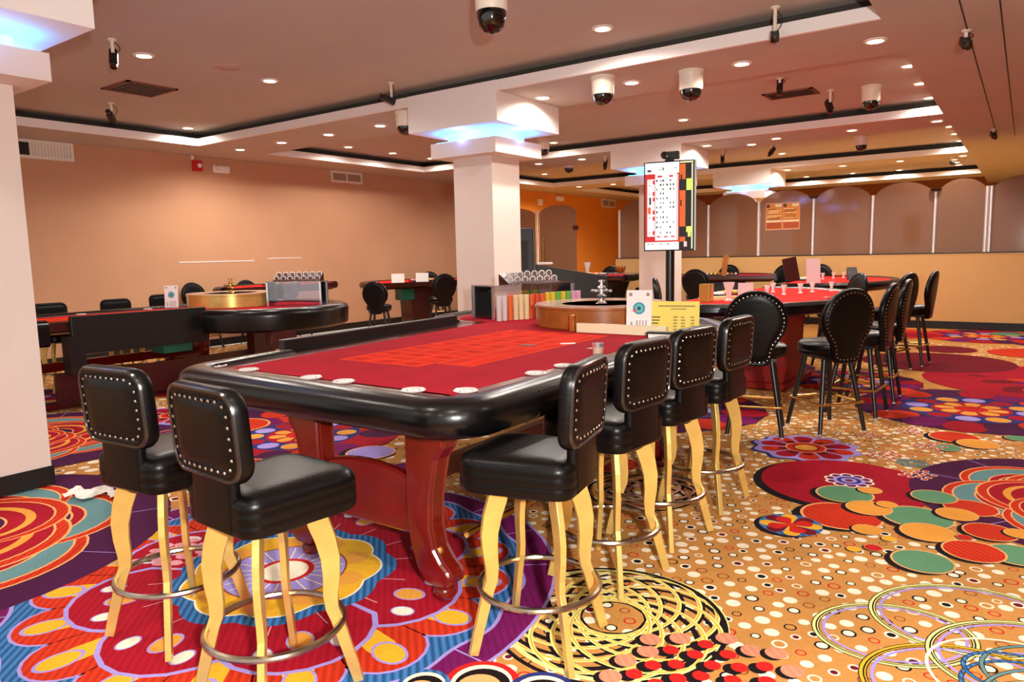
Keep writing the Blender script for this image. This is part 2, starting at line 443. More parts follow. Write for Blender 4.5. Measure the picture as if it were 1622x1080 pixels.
# more of the same lamps over the part of the room behind the photographer
for x in (-7.5, -5.0, -2.6, -0.6, 1.8):
    for y in (-1.8, 0.6):
        spot('lamp_beam', (x, y, (ZL if x > XR else ZH)-0.03), 80, 150)
for x in (1.0, 3.2):
    for y in (3.5, 7.5, 11.5): spot('lamp_beam', (x, y, ZL-0.03), 30, 150)
# photographer's flash
spot('camera_flash', (0.55, -0.15, 1.76), 800, 110, (1, 0.97, 0.92), 0.05, None, 0.6, (math.radians(86), 0, math.radians(33)))

# dome cameras
def dome(loc, label, r=0.115, hh=0.27):
    t = thing('dome_camera', label, 'security camera', loc, 0, 'white dome cameras hanging from the ceiling')
    MB().lathe([(0.0, 0), (r*1.06, 0), (r*1.06, -0.03), (r, -0.035), (r*0.95, -hh*0.62), (r*0.9, -hh*0.66), (0, -hh*0.66)], n=24).build('housing', M['dome_white'], t)
    MB().lathe([(0.0, -hh*0.64), (r*0.88, -hh*0.64), (r*0.86, -hh*0.75), (r*0.72, -hh*0.9), (r*0.42, -hh*0.99), (0.0, -hh*1.02)][::1], n=24).build('dome_lens', M['dome_black'], t)
    return t
dome((-3.28, 4.43, ZH), 'large white dome camera at the top edge of the view', 0.125, 0.44)
dome((-3.73, 6.98, ZL+0.012), 'white dome camera on the nearest beam, left of the pair', 0.122, 0.30)
dome((-2.91, 7.36, ZL+0.012), 'white dome camera on the nearest beam, right of the pair', 0.125, 0.31)
dome((-6.56, 6.95, ZL+0.012), 'white dome camera tucked left of the blue-lit middle pillar capital', 0.125, 0.30)
dome((-7.2, 11.2, ZH), 'white dome camera just right of the blue-lit middle pillar', 0.11, 0.30)
dome((-1.74, 10.56, ZH), 'white dome camera near the right end of the second ceiling tray', 0.115, 0.30)
dome((-2.6, 14.95, ZH), 'white dome camera in the third ceiling tray on the right', 0.115, 0.30)
dome((-8.34, 14.0, ZH), 'far white dome camera above the glass door', 0.115, 0.30)
# small box cameras on drop stems
def boxcam(loc, label, rz, tilt, drop=0.16):
    t = thing('spot_camera', label, 'camera', loc, rz, 'small black cameras on drop stems')
    MB().lathe([(0.04, 0), (0.04, -0.012), (0.016, -0.02), (0.016, -drop)], n=12).build('stem', M['dome_white'], t)
    b = MB(Matrix.Translation((0, 0, -drop)) @ RX(tilt)); b.box(-0.035, 0.035, -0.10, 0.06, -0.075, -0.005); b.lathe([(0.028, 0.06), (0.03, 0.105), (0.024, 0.11), (0.0, 0.105)], (-0.04, 0, 0), 12, ax='y') if False else None
    b.build('camera_body', M['black_plastic'], t, 0.008)
    MB(Matrix.Translation((0, 0, -drop)) @ RX(tilt) @ Matrix.Translation((0, -0.1, -0.04)) @ RX(PI/2)).lathe([(0.03, 0), (0.032, 0.04), (0.0, 0.045)], n=12).build('lens_hood', M['dome_black'], t)
    pts = [(0.01*0+0.05*math.sin(PI*i/8)*1.2, 0.02, -0.01-(drop+0.01)*i/8) for i in range(9)]
    MB().tube(pts, 0.004, 5).build('cable', M['black_plastic'], t)
    return t
boxcam((-6.98, 3.53, ZH), 'black camera hanging beside the left pillar capital', 1.0, 1.0, 0.12)
boxcam((-9.73, 4.84, ZH), 'black camera hanging behind the brown ceiling vent', 0.8, -0.5)
boxcam((-6.25, 6.40, ZH), 'black camera hanging left of the middle pillar capital', -0.6, -0.4, 0.17)
boxcam((-1.86, 6.60, ZH), 'black camera hanging at the upper right in front of the nearest beam', 0.3, 0.45, 0.2)
boxcam((-2.21, 10.44, ZH), 'black camera hanging in the second ceiling tray beside a dome camera', 0.7, 1.0)
boxcam((-2.55, 9.3, ZH), 'black camera under a round patch in the second ceiling tray', 0.2, 1.3, 0.06)
boxcam((-4.09, 14.44, ZH), 'black camera hanging in the third ceiling tray', -0.6, 0.9)
boxcam((-6.75, 12.70, ZL), 'black camera hanging left of the pillar behind the results screen', 0.3, 1.0, 0.1)
boxcam((-1.38, 18.2, ZL), 'black camera at the right end of the farthest beam', 0.3, 0.2, 0.08)
boxcam((-4.80, 13.75, ZH), 'black camera right of the pillar behind the results screen', 0.3, 0.9, 0.3)
boxcam((-0.52, 7.59, ZL), 'small pale camera on the dark seam at the upper right', 0.3, 0.5, 0.06)
boxcam((-0.53, 14.3, ZL), 'tiny camera far along the dark ceiling seam', 0.3, 0.5, 0.05)
# ceiling vents and patches
def cvent(x0, x1, y0, y1, label):
    t = thing('ceiling_vent', label, 'vent', ((x0+x1)/2, (y0+y1)/2, ZH), 0, 'brown ceiling vents')
    a, b = (x1-x0)/2, (y1-y0)/2
    f = MB(); f.box(-a, a, -b, -b+0.04, -0.014, 0.0); f.box(-a, a, b-0.04, b, -0.014, 0.0); f.box(-a, -a+0.04, -b, b, -0.014, 0.0); f.box(a-0.04, a, -b, b, -0.014, 0.0)
    f.build('frame', M['vent_brown'], t)
    g = MB(); n = 9
    for i in range(n):
        y = -b+0.05+(2*b-0.1)*i/(n-1); g.add([(-a+0.04, y-0.02, -0.002), (a-0.04, y-0.02, -0.002), (a-0.04, y+0.01, -0.012), (-a+0.04, y+0.01, -0.012)], [(0,1,2,3)])
    g.build('louvres', M['vent_dark'], t)
cvent(-9.0, -8.38, 4.37, 4.98, 'brown louvred ceiling vent in the nearest tray')
cvent(-3.0, -2.36, 10.1, 10.54, 'brown louvred ceiling vent in the second tray')
for (x, y, lab) in ((-7.06, 4.77, 'pale round cover plate in the nearest ceiling tray'), (-2.6, 9.34, 'tan round cover plate in the second ceiling tray')):
    tag(MB().lathe([(0.0, -0.006), (0.14, -0.006), (0.15, 0.0)], (0, 0, 0), 24).build('cover_plate', M['stain']), lab, 'cover plate').location = (x, y, ZH)
# wall vents, alarm, emergency light on the left wall
def wvent(y0, y1, z0, z1, label, split, dark_left=True):
    t = thing('wall_vent', label, 'vent', (XL, (y0+y1)/2, z0), 0, 'framed vents high on the left wall')
    a = (y1-y0)/2; hz = z1-z0
    f = MB(); e = 0.045
    f.box(0, 0.03, -a, a, 0, e); f.box(0, 0.03, -a, a, hz-e, hz); f.box(0, 0.03, -a, -a+e, e, hz-e); f.box(0, 0.03, a-e, a, e, hz-e); f.box(0, 0.03, split-0.015, split+0.015, e, hz-e)
    f.build('frame', M['vent_white'], t)
    for (u0, u1, m) in ((-a+e, split-0.015, 'vent_dark' if dark_left else 'vent_tan'), (split+0.015, a-e, 'vent_white' if dark_left else 'vent_tan')):
        g = MB(); n = 12
        for i in range(n):
            u = u0+(u1-u0)*(i+0.5)/n; g.box(0.002, 0.018, u-(u1-u0)/n*0.32, u+(u1-u0)/n*0.32, e, hz-e)
        g.box(0.0005, 0.002, u0, u1, e, hz-e)
        g.build('grille', M[m], t)
wvent(4.25, 5.33, 3.10, 3.375, 'wide white vent half covered, high on the left wall beside the left pillar', -0.05)
wvent(10.38, 11.25, 3.14, 3.378, 'white framed vent high on the left wall near the middle pillar', 0.0, False)
wvent(22.3, 23.3, 3.08, 3.36, 'small vent high on the orange wall', 0.0, False)
t = thing('fire_alarm', 'red fire alarm strobe high on the tan left wall', 'fire alarm', (XL-0.003, 7.36, 3.12))
MB().box(0, 0.05, -0.09, 0.09, 0, 0.19).build('body', M['red_plastic'], t, 0.008)
MB().lathe([(0.0, 0.085), (0.03, 0.08), (0.042, 0.048)], (0, 0.03, 0.10), 14, ax='x').build('strobe_lens', M['white_card'], t)
MB().box(0, 0.03, -0.10, -0.06, 0.19, 0.27).build('conduit', M['white'], t)
t = thing('emergency_light', 'white emergency light box right of the red fire alarm', 'emergency light', (XL-0.003, 7.82, 3.12))
MB().box(0, 0.07, -0.16, 0.16, 0, 0.13).build('body', M['white_card'], t, 0.02)
for dy in (-0.1,): MB().lathe([(0.0, 0.1), (0.04, 0.095), (0.05, 0.07)], (0, dy, 0.07), 14, ax='x').build('lamp_head', M['dome_white'], t)
t = thing('emergency_light', 'white emergency light high on the orange wall', 'emergency light', (XL-0.003, 19.5, 3.16)); MB().box(0, 0.08, -0.2, 0.2, 0, 0.14).build('body', M['white_card'], t, 0.02)
t = thing('smoke_strobe', 'small white strobe high on the orange wall left of the emergency light', 'strobe', (XL-0.003, 18.4, 2.98)); MB().box(0, 0.06, -0.1, 0.1, 0, 0.18).build('body', M['white_card'], t, 0.01)
# pair of menu posters on a glass pane
for i, (x, lab) in enumerate(((-4.31, 'orange printed poster on the glass, left of the pair'), (-3.97, 'orange printed poster on the glass, right of the pair'))):
    t = thing('poster', lab, 'poster', (x, PY+0.0475, 1.93), 0, 'orange posters on the glass screen')
    b = MB(); cols = [rgb(236,150,40), rgb(90,40,20), rgb(255,226,160), rgb(190,80,24), rgb(255,240,200)]
    b.box(-0.165, 0.165, -0.004, 0.0, 0, 0.53)
    rr = random.Random(5+i)
    def strip(z0, z1, x0, x1, ci):
        b.cur = ci; b.quad((x0, -0.0046-ci*0.0002, z0), (x1, -0.0046-ci*0.0002, z0), (x1, -0.0046-ci*0.0002, z1), (x0, -0.0046-ci*0.0002, z1))
    strip(0.02, 0.14, -0.15, 0.15, 3); strip(0.15, 0.185, -0.16, 0.16, 4); strip(0.05, 0.07, -0.14, 0.10, 2)
    for q in range(9):
        z = 0.2+q*0.026; x0 = -0.15+rr.random()*0.05; strip(z, z+0.012, x0, x0+0.15+rr.random()*0.12, rr.choice((2, 3, 1)))
    strip(0.46, 0.515, 0.02, 0.15, 4); strip(0.45, 0.515, -0.155, -0.09, 1)
    b.build('print', [mat('poster_%d_%d' % (i, q), cc, 0.5) for q, cc in enumerate(cols)], t)
    MB().box(-0.172, 0.172, 0.0005, 0.004, -0.012, 0.54).build('sleeve', M['pink_card'], t)
# ------------------------------------------------------------------ patterned carpet: one mesh of flat woven shapes
CC = {'base': rgb(203,143,75), 'cream': rgb(252,240,214), 'black': rgb(28,16,20), 'red': rgb(206,36,32), 'brown': rgb(150,74,38), 'crimson': rgb(178,18,42),
 'orred': rgb(222,58,28), 'yellow': rgb(242,182,46), 'orange': rgb(236,162,66), 'blue': rgb(70,132,200), 'navy': rgb(46,52,120), 'lav': rgb(172,154,226), 'purple': rgb(124,22,96),
 'dpurple': rgb(76,22,66), 'teal': rgb(104,146,150), 'green': rgb(100,152,114), 'pink': rgb(236,160,170), 'peach': rgb(246,178,112), 'lime': rgb(238,234,150), 'wine': rgb(120,16,34), 'salmon': rgb(232,150,118)}
CK = list(CC)
def carpet_mat(n, c, rib):
    m = bpy.data.materials.new('carpet_'+n); m.use_nodes = True
    nt = m.node_tree; b = nt.nodes['Principled BSDF']; b.inputs['Roughness'].default_value = 0.95; b.inputs['Specular IOR Level'].default_value = 0.15
    tc = nt.nodes.new('ShaderNodeTexCoord'); nz = nt.nodes.new('ShaderNodeTexNoise'); nz.inputs['Scale'].default_value = 120; nz.inputs['Detail'].default_value = 3
    nt.links.new(tc.outputs['Object'], nz.inputs['Vector'])
    n2 = nt.nodes.new('ShaderNodeTexNoise'); n2.inputs['Scale'].default_value = 2.2; n2.inputs['Detail'].default_value = 4
    nt.links.new(tc.outputs['Object'], n2.inputs['Vector'])
    ad = nt.nodes.new('ShaderNodeMath'); ad.operation = 'ADD'; nt.links.new(nz.outputs['Fac'], ad.inputs[0]); nt.links.new(n2.outputs['Fac'], ad.inputs[1])
    last = ad.outputs[0]
    mr = nt.nodes.new('ShaderNodeMapRange'); mr.inputs['From Min'].default_value = 0.6; mr.inputs['From Max'].default_value = 1.4; mr.inputs['To Min'].default_value = 0.8; mr.inputs['To Max'].default_value = 1.18
    nt.links.new(last, mr.inputs['Value']); last = mr.outputs['Result']
    if rib:
        wv = nt.nodes.new('ShaderNodeTexWave'); wv.inputs['Scale'].default_value = 14; wv.bands_direction = 'DIAGONAL'
        nt.links.new(tc.outputs['Object'], wv.inputs['Vector'])
        m2 = nt.nodes.new('ShaderNodeMapRange'); m2.inputs['To Min'].default_value = 1-rib; m2.inputs['To Max'].default_value = 1.0
        nt.links.new(wv.outputs['Fac'], m2.inputs['Value'])
        mu = nt.nodes.new('ShaderNodeMath'); mu.operation = 'MULTIPLY'; nt.links.new(last, mu.inputs[0]); nt.links.new(m2.outputs['Result'], mu.inputs[1]); last = mu.outputs[0]
    mx = nt.nodes.new('ShaderNodeMix'); mx.data_type = 'RGBA'; mx.blend_type = 'MULTIPLY'; mx.inputs['Factor'].default_value = 1; mx.inputs['A'].default_value = c
    nt.links.new(last, mx.inputs['B']); nt.links.new(mx.outputs['Result'], b.inputs['Base Color'])
    bp = nt.nodes.new('ShaderNodeBump'); bp.inputs['Strength'].default_value = 0.35; bp.inputs['Distance'].default_value = 0.004
    nt.links.new(nz.outputs['Fac'], bp.inputs['Height']); nt.links.new(bp.outputs['Normal'], b.inputs['Normal'])
    return m
RIB = {'blue': 0.62, 'orred': 0.32, 'crimson': 0.22, 'salmon': 0.2, 'purple': 0.2, 'wine': 0.2}
CM = [carpet_mat(k_, CC[k_], RIB.get(k_, 0)) for k_ in CK]
fl = MB(); FZ0 = -0.0125; DZ = 0.00025
zlev = [FZ0]
def lay(n=1): zlev[0] += DZ*n
def poly(pts, c):
    fl.cur = CK.index(c); fl.add([(x, y, zlev[0]) for x, y in pts], [tuple(range(len(pts)))])
def circ(x, y, r, c, n=20, sx=1.0, rot=0.0):
    ca, sa = math.cos(rot), math.sin(rot); p = []
    for i in range(n):
        u = r*sx*math.cos(2*PI*i/n); v = r*math.sin(2*PI*i/n); p.append((x+u*ca-v*sa, y+u*sa+v*ca))
    poly(p, c)
def band(pts, w, c, closed=True):
    k = len(pts); L = []; R_ = []
    for i in range(k):
        a = Vector(pts[i-1] if (closed or i) else pts[0]); b = Vector(pts[(i+1) % k] if (closed or i < k-1) else pts[-1]); t = (b-a).normalized(); n = Vector((-t.y, t.x))*w/2
        q = Vector(pts[i]); L.append(q+n); R_.append(q-n)
    fl.cur = CK.index(c); vs = [(p.x, p.y, zlev[0]) for p in L+R_]
    fl.add(vs, [(i, (i+1) % k, k+(i+1) % k, k+i) for i in range(k if closed else k-1)])
def cpts(x, y, r, n=36, sx=1.0, rot=0.0, a0=0, a1=2*PI):
    ca, sa = math.cos(rot), math.sin(rot); o = []
    m = n if a1-a0 > 6.28 else n+1
    for i in range(m):
        a = a0+(a1-a0)*i/n; u = r*sx*math.cos(a); v = r*math.sin(a); o.append((x+u*ca-v*sa, y+u*sa+v*ca))
    return o
def petal(cx, cy, a, r0, r1, w0, w1, c, n=10):
    """wedge from r0 to r1 with a round tip; half widths w0, w1"""
    p = [(r0, -w0)]
    for i in range(n+1):
        t = -PI/2+PI*i/n; p.append((r1-w1+w1*math.cos(t), w1*math.sin(t)))
    p.append((r0, w0)); ca, sa = math.cos(a), math.sin(a)
    poly([(cx+u*ca-v*sa, cy+u*sa+v*ca) for u, v in p], c)
def at_r(cx, cy, a, r, t=0.0): return (cx+r*math.cos(a)-t*math.sin(a), cy+r*math.sin(a)+t*math.cos(a))

def dots(x0, x1, y0, y1, step, rr, rnd, avoid=()):
    y = y0; row = 0
    while y < y1:
        x = x0+(row % 2)*step*0.5
        while x < x1:
            px, py = x+(rnd.random()-0.5)*step*0.35, y+(rnd.random()-0.5)*step*0.35
            if not any((px-a)**2+(py-b)**2 < (r-0.03)**2 for a, b, r in avoid):
                q = rnd.random(); r = rr*(0.8+0.4*rnd.random()); e = 1.0
                if q < 0.42: circ(px, py, r*1.05, 'cream', 12)
                elif q < 0.58: circ(px, py, r, 'black', 12); lay(); circ(px, py, r*0.72, 'cream', 12); lay(-1)
                elif q < 0.70: circ(px, py, r, 'cream', 12); lay(); circ(px, py, r*0.62, 'wine' if rnd.random() < 0.5 else 'black', 12); lay(-1)
                elif q < 0.82: circ(px, py, r, 'brown' if rnd.random() < 0.6 else 'black', 12); lay(); circ(px, py, r*0.74, 'base', 12); lay(-1)
                elif q < 0.93: circ(px, py, r, 'red', 12); lay(); circ(px, py, r*0.72, 'base', 12); lay(-1)
                else: circ(px, py, r, 'cream', 12); lay(); circ(px, py, r*0.68, 'base', 12); lay(-1)
            x += step
        y += step*0.86; row += 1
rf = random.Random(3)
SUN = (-2.97, 2.14, 1.37); SWL = (-5.05, 1.2, 1.32); SWR = (0.42, 5.35, 0.98)
fl.cur = CK.index('base')
fl.add([(-12, -3, FZ0), (5, -3, FZ0), (5, 26.8, FZ0), (-12, 26.8, FZ0)], [(0, 1, 2, 3)])
lay()
AV = [SUN, SWL, SWR]
dots(-3.6, 2.6, 0.6, 7.2, 0.094, 0.0265, rf, AV)
dots(-3.4, 2.4, 7.2, 13.2, 0.13, 0.024, rf, [(-0.35, 8.0, 1.0), (-0.3, 9.8, 0.9)])
dots(-12, -3.7, 2.2, 9.0, 0.15, 0.04, rf, AV)
dots(-9, -3.4, 9.0, 15.4, 0.17, 0.032, rf)
lay(2)

def swirl(cx, cy, R, rot=0.0, seg=11, bg='dpurple'):
    circ(cx, cy, R, bg, 56); lay()
    for i in range(seg):
        a = rot+2*PI*(i+0.5)/seg; p, q = at_r(cx, cy, a, R*0.55), at_r(cx, cy, a, R); band([p, q], 0.006, 'lav', False)
    lay()
    def lobes(rc, r, cols, n, off):
        for i in range(n):
            a = rot+off+2*PI*i/n; x, y = at_r(cx, cy, a, rc)
            for j, cc in enumerate(cols): 
                q, c_ = cc; lay(0.12); circ(*at_r(cx, cy, a, rc-(1-q)*r*0.55), r*q, c_, 30, 0.9, a)
    Q = R; R = R*0.88
    lobes(R*0.54, R*0.44, [(1.0, 'peach'), (0.98, 'orred'), (0.90, 'peach'), (0.88, 'teal'), (0.68, 'peach'), (0.66, 'crimson'), (0.58, 'peach'), (0.56, 'dpurple'), (0.26, 'lav'), (0.17, 'crimson')], 6, 0.0)
    lobes(R*0.33, R*0.42, [(1.0, 'peach'), (0.975, 'orred'), (0.88, 'peach'), (0.86, 'crimson'), (0.72, 'orange'), (0.64, 'crimson'), (0.50, 'peach'), (0.48, 'dpurple'), (0.24, 'lav'), (0.14, 'red')], 5, 0.35)
    lobes(R*0.12, R*0.26, [(1.0, 'peach'), (0.97, 'orred'), (0.84, 'peach'), (0.81, 'crimson'), (0.6, 'orange'), (0.52, 'navy'), (0.28, 'red')], 3, 0.1)
    lay()
def sunflower(cx, cy, R, rot=0.0):
    circ(cx, cy, R, 'lav', 72); lay(); circ(cx, cy, R*0.988, 'purple', 72); lay()
    n = 18
    for i in range(n): a = rot+2*PI*(i+0.5)/n; band([at_r(cx, cy, a, R*0.8), at_r(cx, cy, a, R*0.985)], 0.008, 'lav', False)
    lay(); 
    sc = []
    for i in range(240):
        a = 2*PI*i/240; sc.append(at_r(cx, cy, a, R*(0.885+0.012*math.cos((a-rot)*n))))
    poly(sc, 'lav'); lay()
    poly([((x-cx)*0.985+cx, (y-cy)*0.985+cy) for x, y in sc], 'blue'); lay()
    for i in range(n):
        a = rot+2*PI*i/n; w = R*0.86*math.sin(PI/n)*0.98
        petal(cx, cy, a, R*0.3, R*0.845, R*0.3*math.sin(PI/n), w*0.93, 'lav'); lay(0.1); petal(cx, cy, a, R*0.3, R*0.835, R*0.3*math.sin(PI/n)*0.96, w*0.87, 'orred')
        lay(0.1); petal(cx, cy, a, R*0.3, R*0.74, R*0.02, R*0.045, 'yellow'); lay(0.1)
        x, y = at_r(cx, cy, a, R*0.745); circ(x, y, R*0.048, 'lav', 18, 1.45, a); lay(0.1); circ(x, y, R*0.040, 'yellow', 18, 1.45, a); lay(-0.4)
    lay(1)
    m = 8
    for i in range(m):
        a = rot+0.12+2*PI*i/m; w = R*0.63*math.sin(PI/m)
        petal(cx, cy, a, R*0.2, R*0.705, R*0.1, w*1.03, 'lav'); lay(0.1); petal(cx, cy, a, R*0.2, R*0.69, R*0.09, w*0.95, 'crimson'); lay(0.1)
        for t, rr_, cc, e in ((0, 0.53, 'orange', 1.0), (-0.11, 0.57, 'cream', 0.72), (0.11, 0.57, 'cream', 0.72)):
            x, y = at_r(cx, cy, a, R*rr_, R*t); circ(x, y, R*0.042*e, 'lav', 16, 1.4, a); lay(0.1); circ(x, y, R*0.036*e, cc, 16, 1.4, a); lay(-0.1)
        for t in (-0.09, 0.09): band([at_r(cx, cy, a, R*0.25, R*t*0.4), at_r(cx, cy, a, R*0.46, R*t)], 0.006, 'pink', False)
        if i in (3, 4):
            for q in range(26):
                x, y = at_r(cx, cy, a, R*(0.36+0.26*rf.random()), R*(rf.random()-0.5)*0.3); lay(0.02); circ(x, y, R*0.022, 'pink', 12, 1.4, a)
        lay(-0.2+0.05)
    lay(1)
    s2 = [at_r(cx, cy, 2*PI*i/160, R*(0.375+0.035*abs(math.cos(4.5*2*PI*i/160+rot)))) for i in range(160)]
    poly(s2, 'blue'); lay(); poly([((x-cx)*0.87+cx, (y-cy)*0.87+cy) for x, y in s2], 'cream'); lay(0.5); poly([((x-cx)*0.85+cx, (y-cy)*0.85+cy) for x, y in s2], 'yellow'); lay()
    for i in range(9):
        a = 2*PI*(i+0.5)/9-rot/4.5; petal(cx, cy, a, R*0.16, R*0.31, R*0.03, R*0.055, 'orange'); 
    lay(); circ(cx, cy, R*0.225, 'brown', 40); lay(0.5); circ(cx, cy, R*0.218, 'lav', 40); lay()
    for i in range(22): a = 2*PI*i/22; band([at_r(cx, cy, a, R*0.1), at_r(cx, cy, a, R*0.21)], 0.007, 'cream', False)
    lay(); circ(cx, cy, R*0.105, 'red', 30); lay(); circ(cx, cy, R*0.085, 'cream', 30); lay()
def strings(cx, cy, R, rot=0.0, cols=('lime', 'yellow', 'lime'), n=11):
    for i in range(n):
        a = rot+2*PI*i/n; x, y = at_r(cx, cy, a, R*0.34); r = R*0.64
        band(cpts(x, y, r, 44), 0.026 if i % 2 else 0.02, 'black'); lay(0.06)
    lay(0.4)
    for i in range(n):
        a = rot+2*PI*(i+0.25)/n; x, y = at_r(cx, cy, a, R*0.34); r = R*0.66
        band(cpts(x, y, r, 44), 0.02, cols[0]); lay(0.06); band(cpts(x, y, r-0.002, 44), 0.007, cols[1]); lay(0.06)
    band(cpts(cx, cy, R*1.0, 60), 0.024, cols[2]); lay(0.2)
    band(cpts(cx-0.015, cy-0.02, R*1.04, 60), 0.02, 'black')
    lay(0.5)
def flower(cx, cy, R, rot=0.0):
    sc = [at_r(cx, cy, 2*PI*i/120, R*(0.95+0.06*math.cos(10*2*PI*i/120))) for i in range(120)]
    poly([(x-0.02, y-0.03) for x, y in sc], 'navy'); lay(); poly(sc, 'lav'); lay()
    for i in range(10):
        a = rot+2*PI*i/10; petal(cx, cy, a, R*0.3, R*0.86, R*0.08, R*0.19, 'crimson' if i % 2 else 'orred'); lay(0.1); petal(cx, cy, a, R*0.3, R*0.55, R*0.05, R*0.09, 'wine'); lay(-0.1)
    lay(); circ(cx, cy, R*0.38, 'peach', 30); lay(); circ(cx, cy, R*0.35, 'red', 30); lay(); circ(cx, cy, R*0.24, 'black', 24); lay(); circ(cx, cy, R*0.21, 'orange', 24); lay()
def reddots(cx, cy, R, n=13, big=None):
    for i in range(n):
        a = 2.4*i; r = R*math.sqrt((i+0.3)/n); x, y = at_r(cx, cy, a, r); circ(x, y, R*0.2, 'cream', 12); lay(0.05); circ(x+R*0.02, y, R*0.15, 'red', 12); lay(0.05)
    lay(0.3)
def disc(x, y, r, c):
    circ(x-r*0.16, y-r*0.2, r, 'black', 28); lay(0.3); circ(x, y, r, 'peach', 30); lay(0.2); circ(x, y, r*0.93, c, 30); lay(0.3)

strings(-1.37, 2.62, 0.47, 0.3)
sunflower(*SUN, rot=0.1)
lay()
swirl(*SWL, rot=0.2)
lay()
# lower right: looping threads, red dot cluster
for x, y, r, cc in ((-0.36, 3.12, 0.24, 'lime'), (-0.12, 3.42, 0.30, 'lime'), (-0.10, 2.86, 0.27, 'yellow'), (0.12, 3.18, 0.3, 'lime'), (0.25, 2.75, 0.3, 'lime')):
    band(cpts(x, y, r, 48, 1.25, 0.6), 0.030, 'black'); lay(0.2); band(cpts(x, y, r, 48, 1.25, 0.6), 0.022, cc); lay(0.2); band(cpts(x, y, r-0.026, 48, 1.25, 0.6), 0.012, 'lav'); lay(0.2); band(cpts(x, y, r-0.003, 48, 1.25, 0.6), 0.006, 'black'); lay(0.2)
for x, y, r in ((0.12, 2.95, 0.2), (0.2, 3.1, 0.22), (0.05, 3.05, 0.14), (0.26, 2.9, 0.26)):
    band(cpts(x, y, r, 40, 1.2, 0.4), 0.018, 'black'); lay(0.2); band(cpts(x, y, r, 40, 1.2, 0.4), 0.012, 'teal' if r > 0.2 else 'blue'); lay(0.2)
band(cpts(0.1, 3.0, 0.3, 40, 1.1), 0.012, 'cream'); lay()
rp = random.Random(9)
for i in range(48):
    a = 2.4*i; r = 0.37*math.sqrt((i+0.4)/48); x, y = at_r(-0.86, 2.36, a, r)
    if r > 0.29: circ(x, y, 0.043, 'black', 14); lay(0.05); circ(x+0.014, y+0.02, 0.043, 'salmon', 16); lay(0.05)
    else: circ(x-0.01, y-0.018, 0.036, 'black', 14); lay(0.05); circ(x+0.008, y+0.008, 0.032, 'red', 14); lay(0.05)
lay()
for x, y, r, cc in ((-1.55, 1.93, 0.14, 'red'), (-1.33, 2.0, 0.13, 'navy'), (-1.72, 1.8, 0.1, 'blue')):
    circ(x, y, r, cc, 28); lay(0.3); circ(x, y, r*0.82, 'cream', 26); lay(0.3); circ(x+0.01, y-0.01, r*0.74, 'black', 26); lay(0.3); circ(x+0.01, y-0.03, r*0.6, 'peach', 22); lay(0.3)
# middle right
strings(-1.95, 4.2, 0.34, 0.0, ('orange', 'lav', 'orange'), 7)
flower(-1.33, 5.8, 0.40)
circ(-0.93, 4.99, 0.54, 'black', 48); lay(); circ(-0.90, 5.04, 0.53, 'crimson', 48); lay()
swirl(*SWR, rot=0.35)
for k_, x, y, r in [('r',-0.8,4.39,0.225),('g',-0.86,4.8,0.172),('o',-0.74,4.96,0.073),('g',-0.43,4.59,0.189),('o',-0.69,4.61,0.129),('o',-0.61,4.73,0.06),('o',-0.64,4.24,0.077),('r',-0.19,4.92,0.146),('g',-0.39,5.03,0.13),('o',-0.25,4.76,0.11),('o',-0.36,4.37,0.138),('r',-0.08,4.55,0.134),('g',0.04,4.27,0.14),('r',-0.14,4.21,0.145),('o',0.05,4.6,0.075),('g',-0.34,3.94,0.144),('y',-0.65,3.92,0.036),('c',-0.57,3.99,0.045),('y',-0.52,4.16,0.038),('c',-0.19,4.39,0.04),('r',-0.4,6.72,0.185),('g',-0.42,6.33,0.107),('o',-0.23,6.57,0.148),('g',0.02,6.92,0.09)]:
    disc(x, y, r, {'r': 'orred', 'g': 'green', 'o': 'orange', 'y': 'yellow', 'c': 'red'}[k_])
# pinwheel and rosette
x, y, r = -1.01, 4.09, 0.17
circ(x-0.02, y-0.03, r, 'black', 30); lay(0.3); circ(x, y, r, 'blue', 30); lay(0.3)
for i in range(8): petal(x, y, 2*PI*i/8+0.3, 0.02, r*0.98, 0.01, r*0.26, ('yellow', 'wine')[i % 2]); lay(0.05)
for i in range(4): petal(x, y, 2*PI*i/4+0.7, 0.01, r*0.75, 0.01, r*0.27, 'red'); lay(0.05)
circ(x, y, r*0.15, 'orred', 14); lay(0.3)
x, y = -0.89, 5.1
for i in range(10): circ(*at_r(x, y, 2*PI*i/10, 0.115), 0.042, 'cream', 14); lay(0.03); circ(*at_r(x, y, 2*PI*i/10, 0.112), 0.03, 'purple', 14); lay(0.03)
circ(x, y, 0.1, 'lav', 24); lay(0.3); circ(x, y, 0.075, 'navy', 20); lay(0.2); circ(x, y, 0.05, 'lav', 16); lay(0.2); circ(x, y, 0.025, 'wine', 12); lay(0.3)
for x, y, r in ((-0.52,5.47,0.116),(-0.79,5.87,0.128),(-0.53,6.31,0.123),(-0.72,6.75,0.11),(-1.0,6.45,0.1)): reddots(x, y, r)
for r in (0.1, 0.078, 0.056, 0.034): band(cpts(-0.59, 5.75, r, 24), 0.012, 'teal'); lay(0.1)
